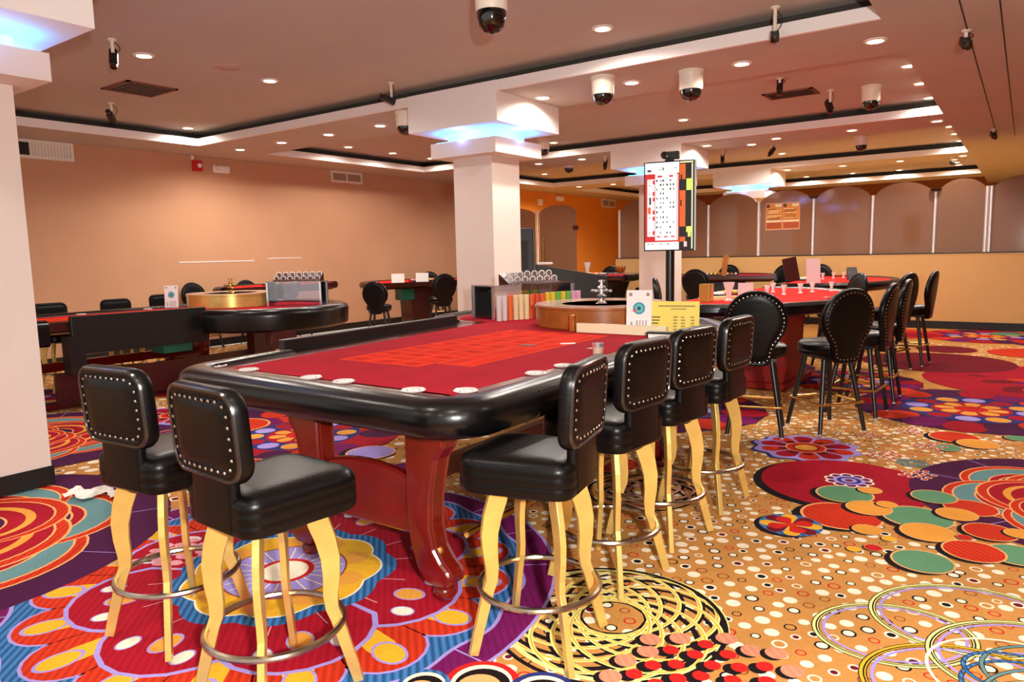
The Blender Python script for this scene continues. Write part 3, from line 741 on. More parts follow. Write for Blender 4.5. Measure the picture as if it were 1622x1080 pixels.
# far right medallions
def medallion(cx, cy, R, bg='wine', rot=0.0):
    circ(cx, cy, R, bg, 48); lay()
    for i in range(16): circ(*at_r(cx, cy, rot+2*PI*i/16, R*0.8), R*0.17, ('crimson', 'dpurple', 'orred', 'purple')[i % 4], 18, 1.3, rot+2*PI*i/16); lay(0.05)
    circ(cx, cy, R*0.58, 'navy', 36); lay()
    for i in range(12): circ(*at_r(cx, cy, rot+2*PI*i/12, R*0.45), R*0.1, ('lav', 'orange', 'crimson')[i % 3], 14); lay(0.05)
    circ(cx, cy, R*0.33, 'crimson', 28); lay()
    for i in range(8): petal(cx, cy, rot+2*PI*i/8, R*0.05, R*0.3, R*0.02, R*0.07, 'orange'); 
    lay(); circ(cx, cy, R*0.14, 'red', 20); lay()
medallion(-0.35, 7.95, 1.0, 'dpurple')
circ(0.2, 9.9, 1.15, 'crimson', 48); lay()
for i in range(22):
    a = rp.random()*6.28; r = 1.0*math.sqrt(rp.random()); circ(*at_r(0.2, 9.9, a, r), 0.05+0.12*rp.random(), ('wine', 'orred', 'crimson', 'purple')[i % 4], 18, 1.6, a); lay(0.05)
lay()
medallion(-1.6, 9.0, 0.75, 'wine', 0.3); circ(-0.9, 11.0, 0.9, 'wine', 40); lay(); medallion(0.9, 14.2, 1.2, 'wine', 0.3); medallion(-0.5, 14.4, 1.0, 'crimson'); circ(-1.9, 14.3, 0.8, 'orred', 30); lay(); circ(-1.5, 14.2, 0.4, 'crimson', 24); lay(); circ(0.1, 12.4, 0.5, 'orred', 30); lay(); circ(-0.9, 12.4, 0.4, 'wine', 24); lay(); medallion(1.4, 11.6, 0.8, 'dpurple'); circ(-0.2, 14.9, 0.25, 'green', 24); lay()
medallion(-2.9, 6.6, 1.0, 'dpurple', 0.2); medallion(-3.2, 9.4, 1.1, 'wine')
# left half of the room
medallion(-5.2, 4.0, 0.9, 'crimson', 0.2); swirl(-7.2, 2.6, 1.2, 0.5); medallion(-6.6, 4.9, 0.85, 'dpurple'); flower(-5.0, 2.9, 0.42, 0.2); medallion(-9.3, 3.2, 0.9, 'wine', 0.3)
medallion(-8.3, 5.2, 0.9, 'crimson'); flower(-7.0, 3.9, 0.5); sunflower(-9.5, 8.0, 1.3); swirl(-6.5, 8.5, 1.2); medallion(-4.6, 11.5, 1.0); swirl(-8.5, 12.0, 1.3); sunflower(-10.8, 13.2, 1.2)
for x, y, r, c_ in ((-5.3, 2.6, 0.16, 'green'), (-4.95, 2.45, 0.13, 'orred'), (-4.5, 2.75, 0.16, 'green'), (-4.2, 3.2, 0.2, 'orange'), (-4.75, 3.15, 0.18, 'orred'), (-3.9, 3.5, 0.15, 'green'), (-3.6, 3.7, 0.22, 'purple'), (-4.2, 3.9, 0.2, 'lav'), (-5.9, 3.0, 0.25, 'blue'), (-6.2, 3.4, 0.22, 'purple'), (-5.6, 3.3, 0.2, 'crimson'), (-6.0, 3.9, 0.3, 'orred'), (-3.3, 4.1, 0.2, 'lav'), (-2.6, 3.9, 0.18, 'green'), (-2.4, 4.6, 0.2, 'orred')):
    disc(x, y, r, c_)
print('carpet top', zlev[0], len(fl.v))
fl.v = [(x, y, FZ0+(z-FZ0)*min(1.0, 0.0105/max(zlev[0]-FZ0, 1e-6))) for x, y, z in fl.v]
fo = struct('floor', fl, CM, 'casino carpet woven with bright medallions, swirls and dots on tan', 'carpet')
# ------------------------------------------------------------------ stools
def gold_stool(label):
    t = thing('bar_stool', label, 'bar stool', (0, 0, 0), 0, 'gold-legged bar stools with square studded backs')
    o = fillet([(-0.20, -0.205), (0.20, -0.205), (0.232, 0.265), (-0.232, 0.265)], [0.07, 0.07, 0.1, 0.1], 7)
    s = MB(); s.prism(o, [(0.03, 0.655), (0.008, 0.660), (0.0, 0.672), (0.0, 0.698), (0.002, 0.705), (0.0, 0.712), (0.0, 0.74), (0.002, 0.747), (0.0, 0.754), (0.003, 0.772), (0.014, 0.788), (0.034, 0.798), (0.08, 0.804), (0.13, 0.806)], cap=0.03)
    s.build('seat', M['leather'], t)
    MB().lathe([(0.15, 0.636), (0.17, 0.64), (0.17, 0.657)], n=24).build('swivel_plate', M['black_metal'], t)
    # backrest, bent slightly around the sitter
    def bend(m):
        m.v = [(x, y+0.32*x*x-0.06*(z-0.9), z) for x, y, z in m.v]; return m
    bo = rrect(0.425, 0.315, 0.078, 7)
    b = MB(T(0, -0.20, 0.998) @ RX(PI/2)); b.prism(bo, [(0.11, -0.030), (0.05, -0.028), (0.036, -0.023), (0.02, -0.027), (0.006, -0.022), (0.0, -0.010), (0.0, 0.010), (0.006, 0.022), (0.02, 0.027), (0.036, 0.023), (0.05, 0.028), (0.11, 0.030)], cap=0.036)
    bk = bend(b).build('backrest', M['leather'], t)
    p = MB(T(0, -0.20, 0.998) @ RX(PI/2)); p.tube([(x, y, 0.024) for x, y in rrect(0.40, 0.29, 0.068, 6)], 0.008, 6, True)
    bend(p).build('piping', M['piping'], bk)
    nails = []; ol = rrect(0.34, 0.232, 0.048, 6)
    L = [Vector(q) for q in ol]; per = sum((L[i]-L[i-1]).length for i in range(len(L))); n = 30; acc = 0; nxt = 0
    for i in range(len(L)):
        a, c = L[i-1], L[i]; d = (c-a).length
        while nxt <= acc+d and d > 0:
            q = a+(c-a)*((nxt-acc)/d); nails.append(q.copy()); nxt += per/n
        acc += d
    for q in nails:
        nb = MB(T(0, -0.20, 0.998) @ RX(PI/2)); nb.sphere((q.x, q.y, 0.029), 0.0062, 6, 4, 0.7); bend(nb).build('nailhead', M['nail'], bk)
    u = MB(); u.prism(rrect(0.25, 0.045, 0.02, 3, 0, -0.186), [(0.008, 0.662), (0, 0.67), (0, 0.875), (0.008, 0.88)]); u.build('back_support', M['leather'], t)
    for k in range(4):
        l = MB(RZ(PI/4+PI/2*k))
        path = [(0.160, 0.655), (0.172, 0.61), (0.192, 0.55), (0.206, 0.48), (0.206, 0.41), (0.199, 0.34), (0.202, 0.29), (0.217, 0.25), (0.236, 0.18), (0.258, 0.10), (0.284, 0.0)]
        l.ribbon(path, [0.076, 0.078, 0.074, 0.068, 0.060, 0.052, 0.046, 0.044, 0.042, 0.039, 0.036], 0.024); l.build('leg', M['gold'], t, 0.002)
    MB().tube(cpts3(0.239, 0.245), 0.0125, 8, True).build('foot_ring', M['ring'], t)
    return t
def cpts3(r, z, n=40): return [(r*math.cos(2*PI*i/n), r*math.sin(2*PI*i/n), z) for i in range(n)]
def balloon():
    r = 0.243; cy = 0.08; p = []
    for i in range(25):
        a = math.radians(-38+256*i/24); p.append((r*math.cos(a), cy+r*math.sin(a)))
    low = [(-0.150, -0.13), (-0.125, -0.20), (-0.118, -0.255), (-0.10, -0.285), (-0.06, -0.295), (0.06, -0.295), (0.10, -0.285), (0.118, -0.255), (0.125, -0.20), (0.150, -0.13)]
    return p+low
def round_stool(label):
    t = thing('counter_stool', label, 'bar stool', (0, 0, 0), 0, 'black stools with round studded backs')
    MB().lathe([(0.0, 0.655), (0.18, 0.655), (0.225, 0.665), (0.238, 0.69), (0.232, 0.70), (0.24, 0.715), (0.236, 0.745), (0.215, 0.765), (0.14, 0.778), (0.0, 0.78)], n=28).build('seat', M['leather'], t)
    MB().box(-0.16, 0.16, -0.16, 0.16, 0.63, 0.656).build('seat_frame', M['black_metal'], t)
    def bend(m):
        m.v = [(x, y+0.45*x*x-0.10*(z-0.65), z) for x, y, z in m.v]; return m
    bo = balloon(); MM = T(0, -0.225, 0.895) @ RX(PI/2)
    b = MB(MM); b.prism(bo, [(0.09, -0.03), (0.045, -0.028), (0.034, -0.023), (0.018, -0.028), (0.005, -0.022), (0.0, -0.01), (0.0, 0.01), (0.005, 0.022), (0.018, 0.028), (0.034, 0.023), (0.045, 0.028), (0.09, 0.03)], cap=0.034)
    bk = bend(b).build('backrest', M['leather'], t)
    nails = []; L = [Vector(q)*0.885 for q in bo]; per = sum((L[i]-L[i-1]).length for i in range(len(L))); n = 46; acc = 0; nxt = 0
    for i in range(len(L)):
        a, c = L[i-1], L[i]; d = (c-a).length
        while nxt <= acc+d and d > 0:
            q = a+(c-a)*((nxt-acc)/d); nails.append(q.copy()); nxt += per/n
        acc += d
    for q in nails:
        nb = MB(MM); nb.sphere((q.x, q.y, 0.027), 0.0075, 6, 4, 0.7); bend(nb).build('nailhead', M['nail'], bk)
    for sx, sy in ((1, 1), (-1, 1), (-1, -1), (1, -1)):
        l = MB(); l.tube([(sx*0.12, sy*0.12, 0.65), (sx*0.215, sy*0.215, 0.02)], [0.024, 0.017], 10); lg = l.build('leg', M['black_metal'], t)
        MB().lathe([(0.018, 0.0), (0.02, 0.006), (0.017, 0.022)], (sx*0.2165, sy*0.2165, 0), 10).build('glide', M['chrome'], lg)
    f = MB(); e = 0.205
    for a, c in (((-e, -e), (e, -e)), ((e, -e), (e, e)), ((e, e), (-e, e)), ((-e, e), (-e, -e))):
        f.tube([(a[0], a[1], 0.26), (c[0], c[1], 0.26)], 0.011, 8)
    f.build('foot_rail', M['brass'], t)
    return t
g0 = None
def put_gold(x, y, face, label, group='gold-legged bar stools with square studded backs', sc=1.0):
    global g0
    if g0 is None:
        g0 = gold_stool(label); g0.location = (x, y, 0); g0.rotation_euler = (0, 0, math.radians(face-90)); return g0
    return dup(g0, (x, y, 0), math.radians(face-90), label, group, sc, skip=('nailhead',) if x < -6 else ())
r0 = None
def put_round(x, y, face, label, group='black stools with round studded backs', sc=1.0):
    global r0
    if r0 is None:
        r0 = round_stool(label); r0.location = (x, y, 0); r0.rotation_euler = (0, 0, math.radians(face-90)); return r0
    return dup(r0, (x, y, 0), math.radians(face-90), label, group, sc, skip=() if (x > -1.4 and y < 8.5) else ('nailhead',))
put_gold(-2.87, 1.54, 95, 'gold-legged bar stool at the left of the front table end, next to the cream pillar')
put_gold(-2.14, 1.49, 87, 'gold-legged bar stool at the front table end, cut off by the picture bottom')
put_gold(-1.52, 2.28, 191, 'gold-legged bar stool at the near right corner of the front table, whole seat in view')
put_gold(-1.58, 2.98, 174, 'gold-legged bar stool on the long side of the front table, second from the near corner')
put_gold(-1.58, 3.58, 171, 'gold-legged bar stool on the long side of the front table, third from the near corner')
put_gold(-1.57, 4.22, 176, 'gold-legged bar stool on the long side of the front table, farthest from the near corner')
G2 = 'square-backed stools along the left wall'
put_gold(-9.66, 3.93, 0, 'square-backed stool behind the left roulette table, nearest to the pillar', G2, 0.93)
put_gold(-9.66, 4.73, 0, 'square-backed stool behind the left roulette table, second from the pillar', G2, 0.93)
put_gold(-9.72, 5.42, 0, 'square-backed stool behind the left roulette table beside the white wheel card', G2, 0.95)
put_round(-1.80, 6.05, 104, 'round-backed black stool facing away at the near end of the right-hand table')
put_round(-1.33, 6.45, 140, 'round-backed black stool turned sideways at the near right of the right-hand table')
put_round(-1.22, 7.22, 176, 'round-backed black stool on the right side of the right-hand table, third from the near end')
put_round(-1.20, 8.02, 180, 'round-backed black stool on the right side of the right-hand table, fourth from the near end')
put_round(-1.90, 9.72, 215, 'black stool between the right-hand table and the table behind it, only its back top showing')
put_round(-1.38, 9.98, 160, 'round-backed black stool at the far right table, nearer of the pair against the ochre wall')
put_round(-1.20, 10.62, 174, 'round-backed black stool at the far right table, farther of the pair against the ochre wall')
put_round(-3.45, 8.35, 20, 'black stool on the left side of the right-hand table behind the small amber tumbler')
put_round(-4.70, 12.35, 95, 'black stool facing away in front of the small table below the glass screen')
put_round(-5.2, 15.08, 265, 'black stool behind the small table below the glass screen')
put_round(-3.95, 14.8, 265, 'black stool against the ochre wall, left of the pair behind the far right table')
put_round(-3.3, 14.75, 260, 'black stool against the ochre wall, right of the pair behind the far right table')
put_round(-6.65, 14.35, 180, 'black stool beside the pillar behind the results screen')
put_round(-8.0, 15.0, 265, 'black stool behind the dark table near the glass door')
put_round(-11.62, 7.05, 5, 'black stool against the left wall, first to the right of the white wheel card', sc=0.97)
put_round(-11.62, 8.1, 0, 'black stool against the left wall, behind the brass turret of the left wheel', sc=0.97)
put_round(-11.62, 9.0, -5, 'black stool against the left wall, behind the left chip case', sc=0.97)
put_round(-11.35, 12.75, -30, 'black stool against the left wall, just left of the middle pillar', sc=0.97)
put_round(-9.0, 10.3, 150, 'black stool facing away, at the table left of the middle pillar')
put_round(-9.25, 8.95, 120, 'black stool at the near corner of the table left of the middle pillar', sc=0.93)

# ------------------------------------------------------------------ roulette tables
def roulette(label, ox, oy, flip, near=True):
    """vertices are given in the front table's room coordinates, moved so the root sits under the table"""
    cx, cy = -2.9, 4.2
    S = Matrix.Diagonal((-1 if flip else 1, 1, 1, 1)) @ Matrix.Translation((-cx, -cy, 0))
    t = thing('roulette_table', label, 'roulette table', (ox, oy, 0), 0, 'roulette tables')
    def B(X=None): return MB(S @ X if X else S)
    xr = -2.80 if flip else -1.79
    yf = 6.32 if flip else 6.5
    ec, ea, eb = (-4.06, 0.98, 0.95) if flip else (-4.06, 0.66, 0.80)
    bl = [(ec+ea*math.cos(math.radians(a))*1.0, (yf-eb)+eb*math.sin(math.radians(a))) for a in range(90, 271, 10)]
    O = fillet([(-3.77, 2.13), (xr, 2.13), (xr, 5.35), (xr-0.31, 5.80), (min(xr-0.6, -2.95), yf)]+bl, [0.2, 0.18, 0.3, 0.3, 0.3]+[0]*19, 8)
    b = B(); b.prism(O, [(0.24, 0.80), (0.16, 0.815), (0.03, 0.835), (0.0, 0.85), (0.0, 0.944), (0.02, 0.948)], smooth=False); b.build('table_body', M['mahogany_dark'], t)
    f = B(); f.prism(O, [(0.20, 0.946), (0.20, 0.9515)], smooth=False); f.build('felt', M['felt'], t)
    bd = B(); bd.prism(O, [(0.09, 0.947), (0.09, 0.950)], smooth=False); bd.build('cup_rail', M['mahogany'], t)
    rp_ = fillet([(-3.85, 2.88), (-3.77, 2.13), (xr, 2.13), (xr, 5.35), (xr-0.31, 5.80), (min(xr-0.6, -2.95), yf)]+bl[:-1], [0, 0.2, 0.18, 0.3, 0.3, 0.3]+[0]*18, 9, False)
    lo = 0.70 if flip else 0.812
    sec = [(0.0, lo), (0.045, lo+0.007), (0.072, lo+0.03), (0.084, 0.882), (0.082, 0.915), (0.068, 0.947), (0.040, 0.967), (-0.005, 0.977), (-0.05, 0.976), (-0.08, 0.968), (-0.095, 0.955), (-0.098, 0.946), (-0.06, lo+0.006)]
    r = B(); r.sweep(rp_, sec); r.build('padded_rail', M['leather_rail'], t)
    db = B(); q0, q1, zb, zt = (3.05, 4.50, 0.60, 1.005) if flip else (2.90, 4.82, 0.80, 1.03); xa = lambda y: (-3.93 if flip else -3.88)-(y-2.9)*0.075; db.prism([(xa(q0)-0.06, q0), (xa(q0), q0), (xa(q1), q1), (xa(q1)-0.06, q1)], [(0, zb), (0, zt)], smooth=False); db.build('dealer_board', M['black_plastic'], t, 0.006)
    # betting layout
    ly = B(); z = 0.9521
    if flip: ly.M = S @ Matrix.Translation((-0.45, 0, 0))
    ly.quad((-3.30, 2.84, z), (-2.66, 2.84, z), (-2.66, 4.62, z), (-3.30, 4.62, z)); (flip or ly.quad((-2.655, 2.98, z), (-2.40, 2.98, z), (-2.40, 4.56, z), (-2.655, 4.56, z)))
    ly.cur = 1; z2 = 0.9524
    def ln(x0, y0, x1, y1, w=0.012):
        if abs(x1-x0) > abs(y1-y0): ly.quad((x0, y0-w/2, z2), (x1, y0-w/2, z2), (x1, y0+w/2, z2), (x0, y0+w/2, z2))
        else: ly.quad((x0-w/2, y0, z2), (x0+w/2, y0, z2), (x0+w/2, y1, z2), (x0-w/2, y1, z2))
    for i in range(14): ln(-3.29, 2.85+1.76*i/13, -2.67, 2.85+1.76*i/13)
    for x in (-3.29, -3.08, -2.87, -2.67): ln(x, 2.84, x, 4.62)
    for i in range(0 if flip else 5): ln(-2.64, 2.99+1.56*i/4, -2.41, 2.99+1.56*i/4)
    for x in (() if flip else (-2.645, -2.52, -2.405)): ln(x, 2.98, x, 4.56)
    rr = random.Random(4); ly.cur = 2
    for i in range(13):
        for x in (-3.185, -2.975, -2.77):
            y = 2.85+1.76*(i+0.5)/13; ly.lathe([(0.045, z2-0.0001), (0.0, z2+0.0001)], (x, y, 0), 10, False) if (i*3+int(x*10)) % 2 else None
    ly.build('betting_layout', [M['felt_lay'], M['felt_line'], mat('layout_spot', rgb(206,30,24), 0.95, spec=0.1)], t)
    for (x, y) in ((-3.72, 2.315), (-3.42, 2.315), (-2.90, 2.315), (-2.66, 2.315), (-2.20, 2.315), (-1.985, 2.42), (-1.965, 2.95), (-1.965, 3.22)) if near else ((-2.98, 4.4), (-2.98, 3.6), (-3.2, 2.315)):
        cp = B(); cp.lathe([(0.045, 0.950), (0.053, 0.9535), (0.056, 0.958), (0.05, 0.962), (0.043, 0.9585), (0.034, 0.9535)], (x, y, 0), 20); cp.cur = 1; cp.lathe([(0.034, 0.9536), (0.022, 0.953), (0.0, 0.953)], (x, y, 0), 20); cp.cur = 0; cp.tube([(x-0.03, y, 0.957), (x+0.03, y, 0.957)], 0.006, 6); cp.tube([(x, y-0.03, 0.957), (x, y+0.03, 0.957)], 0.006, 6); cp.build('cup_holder', [M['cup'], M['black_plastic']], t)
    # S-curved legs with ball feet
    prof = [(-0.10, 0.80), (-0.105, 0.40), (-0.09, 0.26), (-0.05, 0.14), (0.0, 0.085), (0.055, 0.078), (0.10, 0.08), (0.135, 0.10), (0.142, 0.135), (0.125, 0.165), (0.092, 0.19), (0.05, 0.25), (0.03, 0.34), (0.035, 0.46), (0.05, 0.55), (0.075, 0.66), (0.12, 0.72), (0.13, 0.80)]
    prof = fillet(prof, 0.03, 3)
    fx = -0.75 if flip else 0
    for (lx, lyy, s) in ((-2.13+fx, 2.33, 1), (-2.93+fx, 2.33, -1), (-2.13+fx, 4.70, 1), (-2.93+fx, 4.70, -1)):
        X = Matrix.Translation((lx, lyy, 0)) @ Matrix.Diagonal((s, 1, 1, 1)) @ RX(PI/2)
        l = B(X); l.prism(prof, [(0.02, -0.06), (0.008, -0.058), (0.0, -0.048), (0.012, -0.038), (0.0, -0.03), (0.0, 0.03), (0.012, 0.038), (0.0, 0.048), (0.008, 0.058), (0.02, 0.06)]); lg = l.build('leg', M['mahogany'], t)
        bb = B(); bb.sphere((lx+s*0.06, lyy, 0.043), 0.052, 16, 10, 0.83); bb.build('ball_foot', M['mahogany'], lg)
    for yy in (2.33, 4.70):
        X = Matrix.Translation((-2.53+fx, yy, 0)) @ RX(PI/2)
        pts = [(-0.33, 0.28), (0.33, 0.28), (0.33, 0.50)]+[(0.33*math.cos(PI*i/14), 0.50+0.09*math.sin(PI*i/14)) for i in range(1, 14)]+[(-0.33, 0.50)]
        q = B(X); q.prism(pts, [(0.012, -0.025), (0, -0.015), (0, 0.015), (0.012, 0.025)], smooth=False); q.build('cross_panel', M['mahogany'], t)
    q = B(); q.box(-2.56+fx, -2.50+fx, 2.36, 4.67, 0.36, 0.46); q.build('stretcher', M['mahogany'], t)
    fr = B(); fr.tube([(-1.99+fx, 2.40, 0.30), (-1.99+fx, 4.66, 0.30)], 0.016, 8); fr.build('foot_rail', M['brass'], t)
    if flip:
        q = B(); q.box(-3.90, -3.85, 2.9, 5.6, 0.06, 0.40); q.build('kick_panel', M['mahogany_dark'], t)
        q = B(); q.box(-4.02, -3.86, 3.0, 3.16, 0.40, 0.80); q.build('dealer_leg', M['black_plastic'], t); q = B(); q.box(-4.02, -3.86, 5.2, 5.36, 0.06, 0.80); q.build('dealer_leg', M['mahogany_dark'], t)
        q = B(); q.box(-4.02, -3.75, 4.0, 4.35, 0.50, 0.78); q.build('drop_box', M['green_box'], t)
    else:
        q = B(); q.tube([(-1.722, 2.62, 0.955), (-1.712, 2.62, 0.90), (-1.720, 2.60, 0.84), (-1.78, 2.58, 0.80)], 0.004, 6); q.build('cord', M['vent_dark'], t)
    return t
roulette('front roulette table with crimson felt, black padded rail and red wooden legs', -2.9, 4.2, False)
CX, CY = -12.05+2.9, 4.2+0.35
roulette('dark roulette table by the left wall with a black dealer board', CX, CY, True, False)
def wheel(loc, label, flip=False):
    t = thing('roulette_bowl', label, 'roulette wheel', loc, 0, 'roulette wheels')  # the complete wheel: bowl, rim, track, turret and ball
    R = 0.55 if flip else 0.56
    MB().lathe([(R*0.97, 0), (R*0.985, 0.01), (R*0.985, 0.15), (R*1.0, 0.155), (R*1.0, 0.172)], n=48).build('bowl', M['gold'] if flip else M['wood'], t)
    MB().lathe([(R*0.99, 0.172), (R*0.985, 0.18), (R*0.60, 0.176), (R*0.57, 0.15)], n=48).build('rim', M['wood_top'], t)
    MB().lathe([(R*0.57, 0.149), (R*0.55, 0.10), (R*0.50, 0.09), (R*0.42, 0.092), (R*0.12, 0.15), (0.0, 0.155)], n=48).build('inner_track', M['wheel_red'], t)
    p = MB()
    for i in range(38):
        a = 2*PI*i/38; c, s = math.cos(a), math.sin(a); p.tube([(R*0.46*c, R*0.46*s, 0.097), (R*0.52*c, R*0.52*s, 0.097)], 0.004, 4)
    p.build('pocket_frets', M['brass'], t)
    tu = MB(); tu.lathe([(0.06, 0.15), (0.05, 0.17), (0.025, 0.19), (0.022, 0.21), (0.038, 0.225), (0.04, 0.235), (0.018, 0.25), (0.016, 0.29), (0.035, 0.30), (0.035, 0.31), (0.014, 0.32), (0.012, 0.345), (0.03, 0.352), (0.03, 0.362), (0.0, 0.368)], n=16)
    tu.tube([(-0.085, 0, 0.275), (0.085, 0, 0.275)], 0.008, 8); tu.tube([(0, -0.085, 0.275), (0, 0.085, 0.275)], 0.008, 8)
    for dx, dy in ((0.085, 0), (-0.085, 0), (0, 0.085), (0, -0.085)): tu.sphere((dx, dy, 0.275), 0.014, 8, 6)
    tu.build('turret', M['chrome'] if not flip else M['brass'], t)
    MB().sphere((R*0.48, 0.05, 0.11), 0.012, 8, 6).build('ball', M['white_card'], t)
    return t
wheel((-2.87, 5.32, 0.9522), 'wooden roulette wheel with chrome turret on the front table')
wheel((-8.50, 5.57, 0.9528), 'wooden roulette wheel with brass turret on the table by the left wall', True)
M['lid'] = glass_mat('lid_acrylic', (0.86, 0.82, 0.9, 1), 0.22)
# acrylic chip case with a rack on top
def chip_case(loc, rz, label, L=0.96, D=0.34, H=0.30):
    t = thing('chip_case', label, 'acrylic chip case', loc, rz, 'acrylic chip cases')
    g = MB(); g.box(-L/2, L/2, -D/2, -D/2+0.008, 0, H); g.box(-L/2, L/2, D/2-0.008, D/2, 0, H); g.box(-L/2, -L/2+0.008, -D/2+0.009, D/2-0.009, 0, H); g.box(L/2-0.008, L/2, -D/2+0.009, D/2-0.009, 0, H)
    g.build('panes', M['acrylic'], t)
    MB().box(-L/2-0.01, L/2+0.01, -D/2-0.01, D/2+0.01, H, H+0.012).build('lid', M['lid'], t)
    for sx in (-1, 1):
        for sy in (-1, 1): MB().box(sx*L/2-0.011, sx*L/2+0.011, sy*D/2-0.011, sy*D/2+0.011, 0, H).build('corner_post', M['chrome'], t)
    return t
def chip_rack(loc, rz, label, n=7):
    t = thing('chip_rack', label, 'chip rack', loc, rz, 'clear chip racks on the cases')
    MB().add([(-0.31, -0.08, 0), (0.31, -0.08, 0), (0.31, 0.09, 0), (-0.31, 0.09, 0), (-0.31, 0.09, 0.10), (0.31, 0.09, 0.10)], [(0,1,5,4), (0,3,2,1), (2,3,4,5), (0,4,3), (1,2,5)]).build('base', M['mahogany_dark'], t)
    for i in range(n):
        for j in range(2):
            x = -0.27+0.54*i/(n-1); y = -0.04+0.085*j; z = 0.026+0.05*j
            b = MB(); b.tube([(x+0.034*math.cos(a), y-0.016*math.sin(a)*0, z+0.012+0.026*math.sin(a)) for a in [2*PI*q/14 for q in range(14)]], 0.005, 5, True); b.build('tube_ring', M['white_card'], t)
    return t
a_main = math.atan2(0.95, 0.33)
chip_case((-3.97, 5.78, 0.9522), a_main, 'clear acrylic case on the front table between the wheel and the middle pillar')
chip_rack((-3.95, 5.86, 0.9522+0.313), a_main, 'rack of clear tubes on the acrylic case of the front table')
a_c = math.radians(30)
chip_case((-7.65, 5.97, 0.9522), a_c, 'clear acrylic case on the table by the left wall', 0.70, 0.24)
chip_rack((-7.65, 5.99, 0.9522+0.313), a_c, 'rack of clear tubes on the acrylic case by the left wall')
# chip stacks along the case of the front table
CHC = [('white', rgb(226,222,220)), ('white', rgb(226,222,220)), ('orange', rgb(236,110,50)), ('cream', rgb(244,228,176)), ('cream', rgb(244,228,176)), ('cream', rgb(244,232,200)), ('orange', rgb(228,92,44)), ('red', rgb(222,80,50)), ('orange', rgb(240,140,70)), ('yellow', rgb(236,214,60)), ('yellow', rgb(232,214,80)), ('green', rgb(110,196,80)), ('yellow', rgb(226,206,70)), ('green', rgb(120,190,120)), ('pink', rgb(228,180,210)), ('pink', rgb(226,190,220))]
cmats = {}
def chip_mat(n, c):
    if n not in cmats:
        m = mat('chip_'+n, c, 0.5); nt = m.node_tree; b = nt.nodes['Principled BSDF']
        tc = nt.nodes.new('ShaderNodeTexCoord'); wv = nt.nodes.new('ShaderNodeTexWave'); wv.bands_direction = 'Z'; wv.inputs['Scale'].default_value = 48
        nt.links.new(tc.outputs['Object'], wv.inputs['Vector'])
        mr = nt.nodes.new('ShaderNodeMapRange'); mr.inputs['To Min'].default_value = 0.88; mr.inputs['To Max'].default_value = 1.1; nt.links.new(wv.outputs['Fac'], mr.inputs['Value'])
        mx = nt.nodes.new('ShaderNodeMix'); mx.data_type = 'RGBA'; mx.blend_type = 'MULTIPLY'; mx.inputs['Factor'].default_value = 1; mx.inputs['A'].default_value = c
        nt.links.new(mr.outputs['Result'], mx.inputs['B']); nt.links.new(mx.outputs['Result'], b.inputs['Base Color']); cmats[n] = m
    return cmats[n]
for i, (n, c_) in enumerate(CHC):
    x, y = -3.93+0.0245*i, 5.22+0.052*i
    h = 0.225 if i < 9 else 0.235
    b = MB(); q = [(0.0, 0)]
    nch = 60
    b.lathe([(0.024, 0), (0.024, h)], (0, 0, 0), 16)
    o = b.build('chip_stack', chip_mat(n, c_)); o.location = (x+0.09, y-0.03, 0.9522)
    tag(o, 'tall stack of %s chips on the front table, %s from the left' % (n, ORD[i] if i < 13 else {13: 'fourteenth', 14: 'fifteenth', 15: 'sixteenth'}[i]), 'casino chips', 'stacks of chips along the front table')
# guard strip, cards
t = tag(MB().box(-2.74, -2.02, -0.02, 0.02, 0, 0.068).build('guard_strip', mat('guard_cream', rgb(246,234,196), 0.3)), 'low cream guard strip in front of the wheel on the front table', 'guard'); t.location = (0, 4.70, 0.9522)
t = tag(MB().box(-0.02, 0.02, -0.018, 0.018, 0, 0.13).build('guard_post', M['brass'], None, 0.004), 'short brass post at the left end of the cream guard strip', 'post'); t.location = (-2.775, 4.68, 0.9522)
def card(name, label, loc, rz, w, h, m, deco=None, group=None):
    t = thing(name, label, 'sign', loc, rz, group)
    b = MB(RX(-0.10)); b.box(-w/2, w/2, -0.003, 0.003, 0, h); b.build('card', m, t)
    MB().box(-w/2*0.9, w/2*0.9, -0.004, 0.05, 0.0, 0.004).build('stand', M['acrylic'], t)
    if deco:
        d = MB(RX(-0.10)); mats = deco(d, w, h); d.build('print', mats, t)
    return t
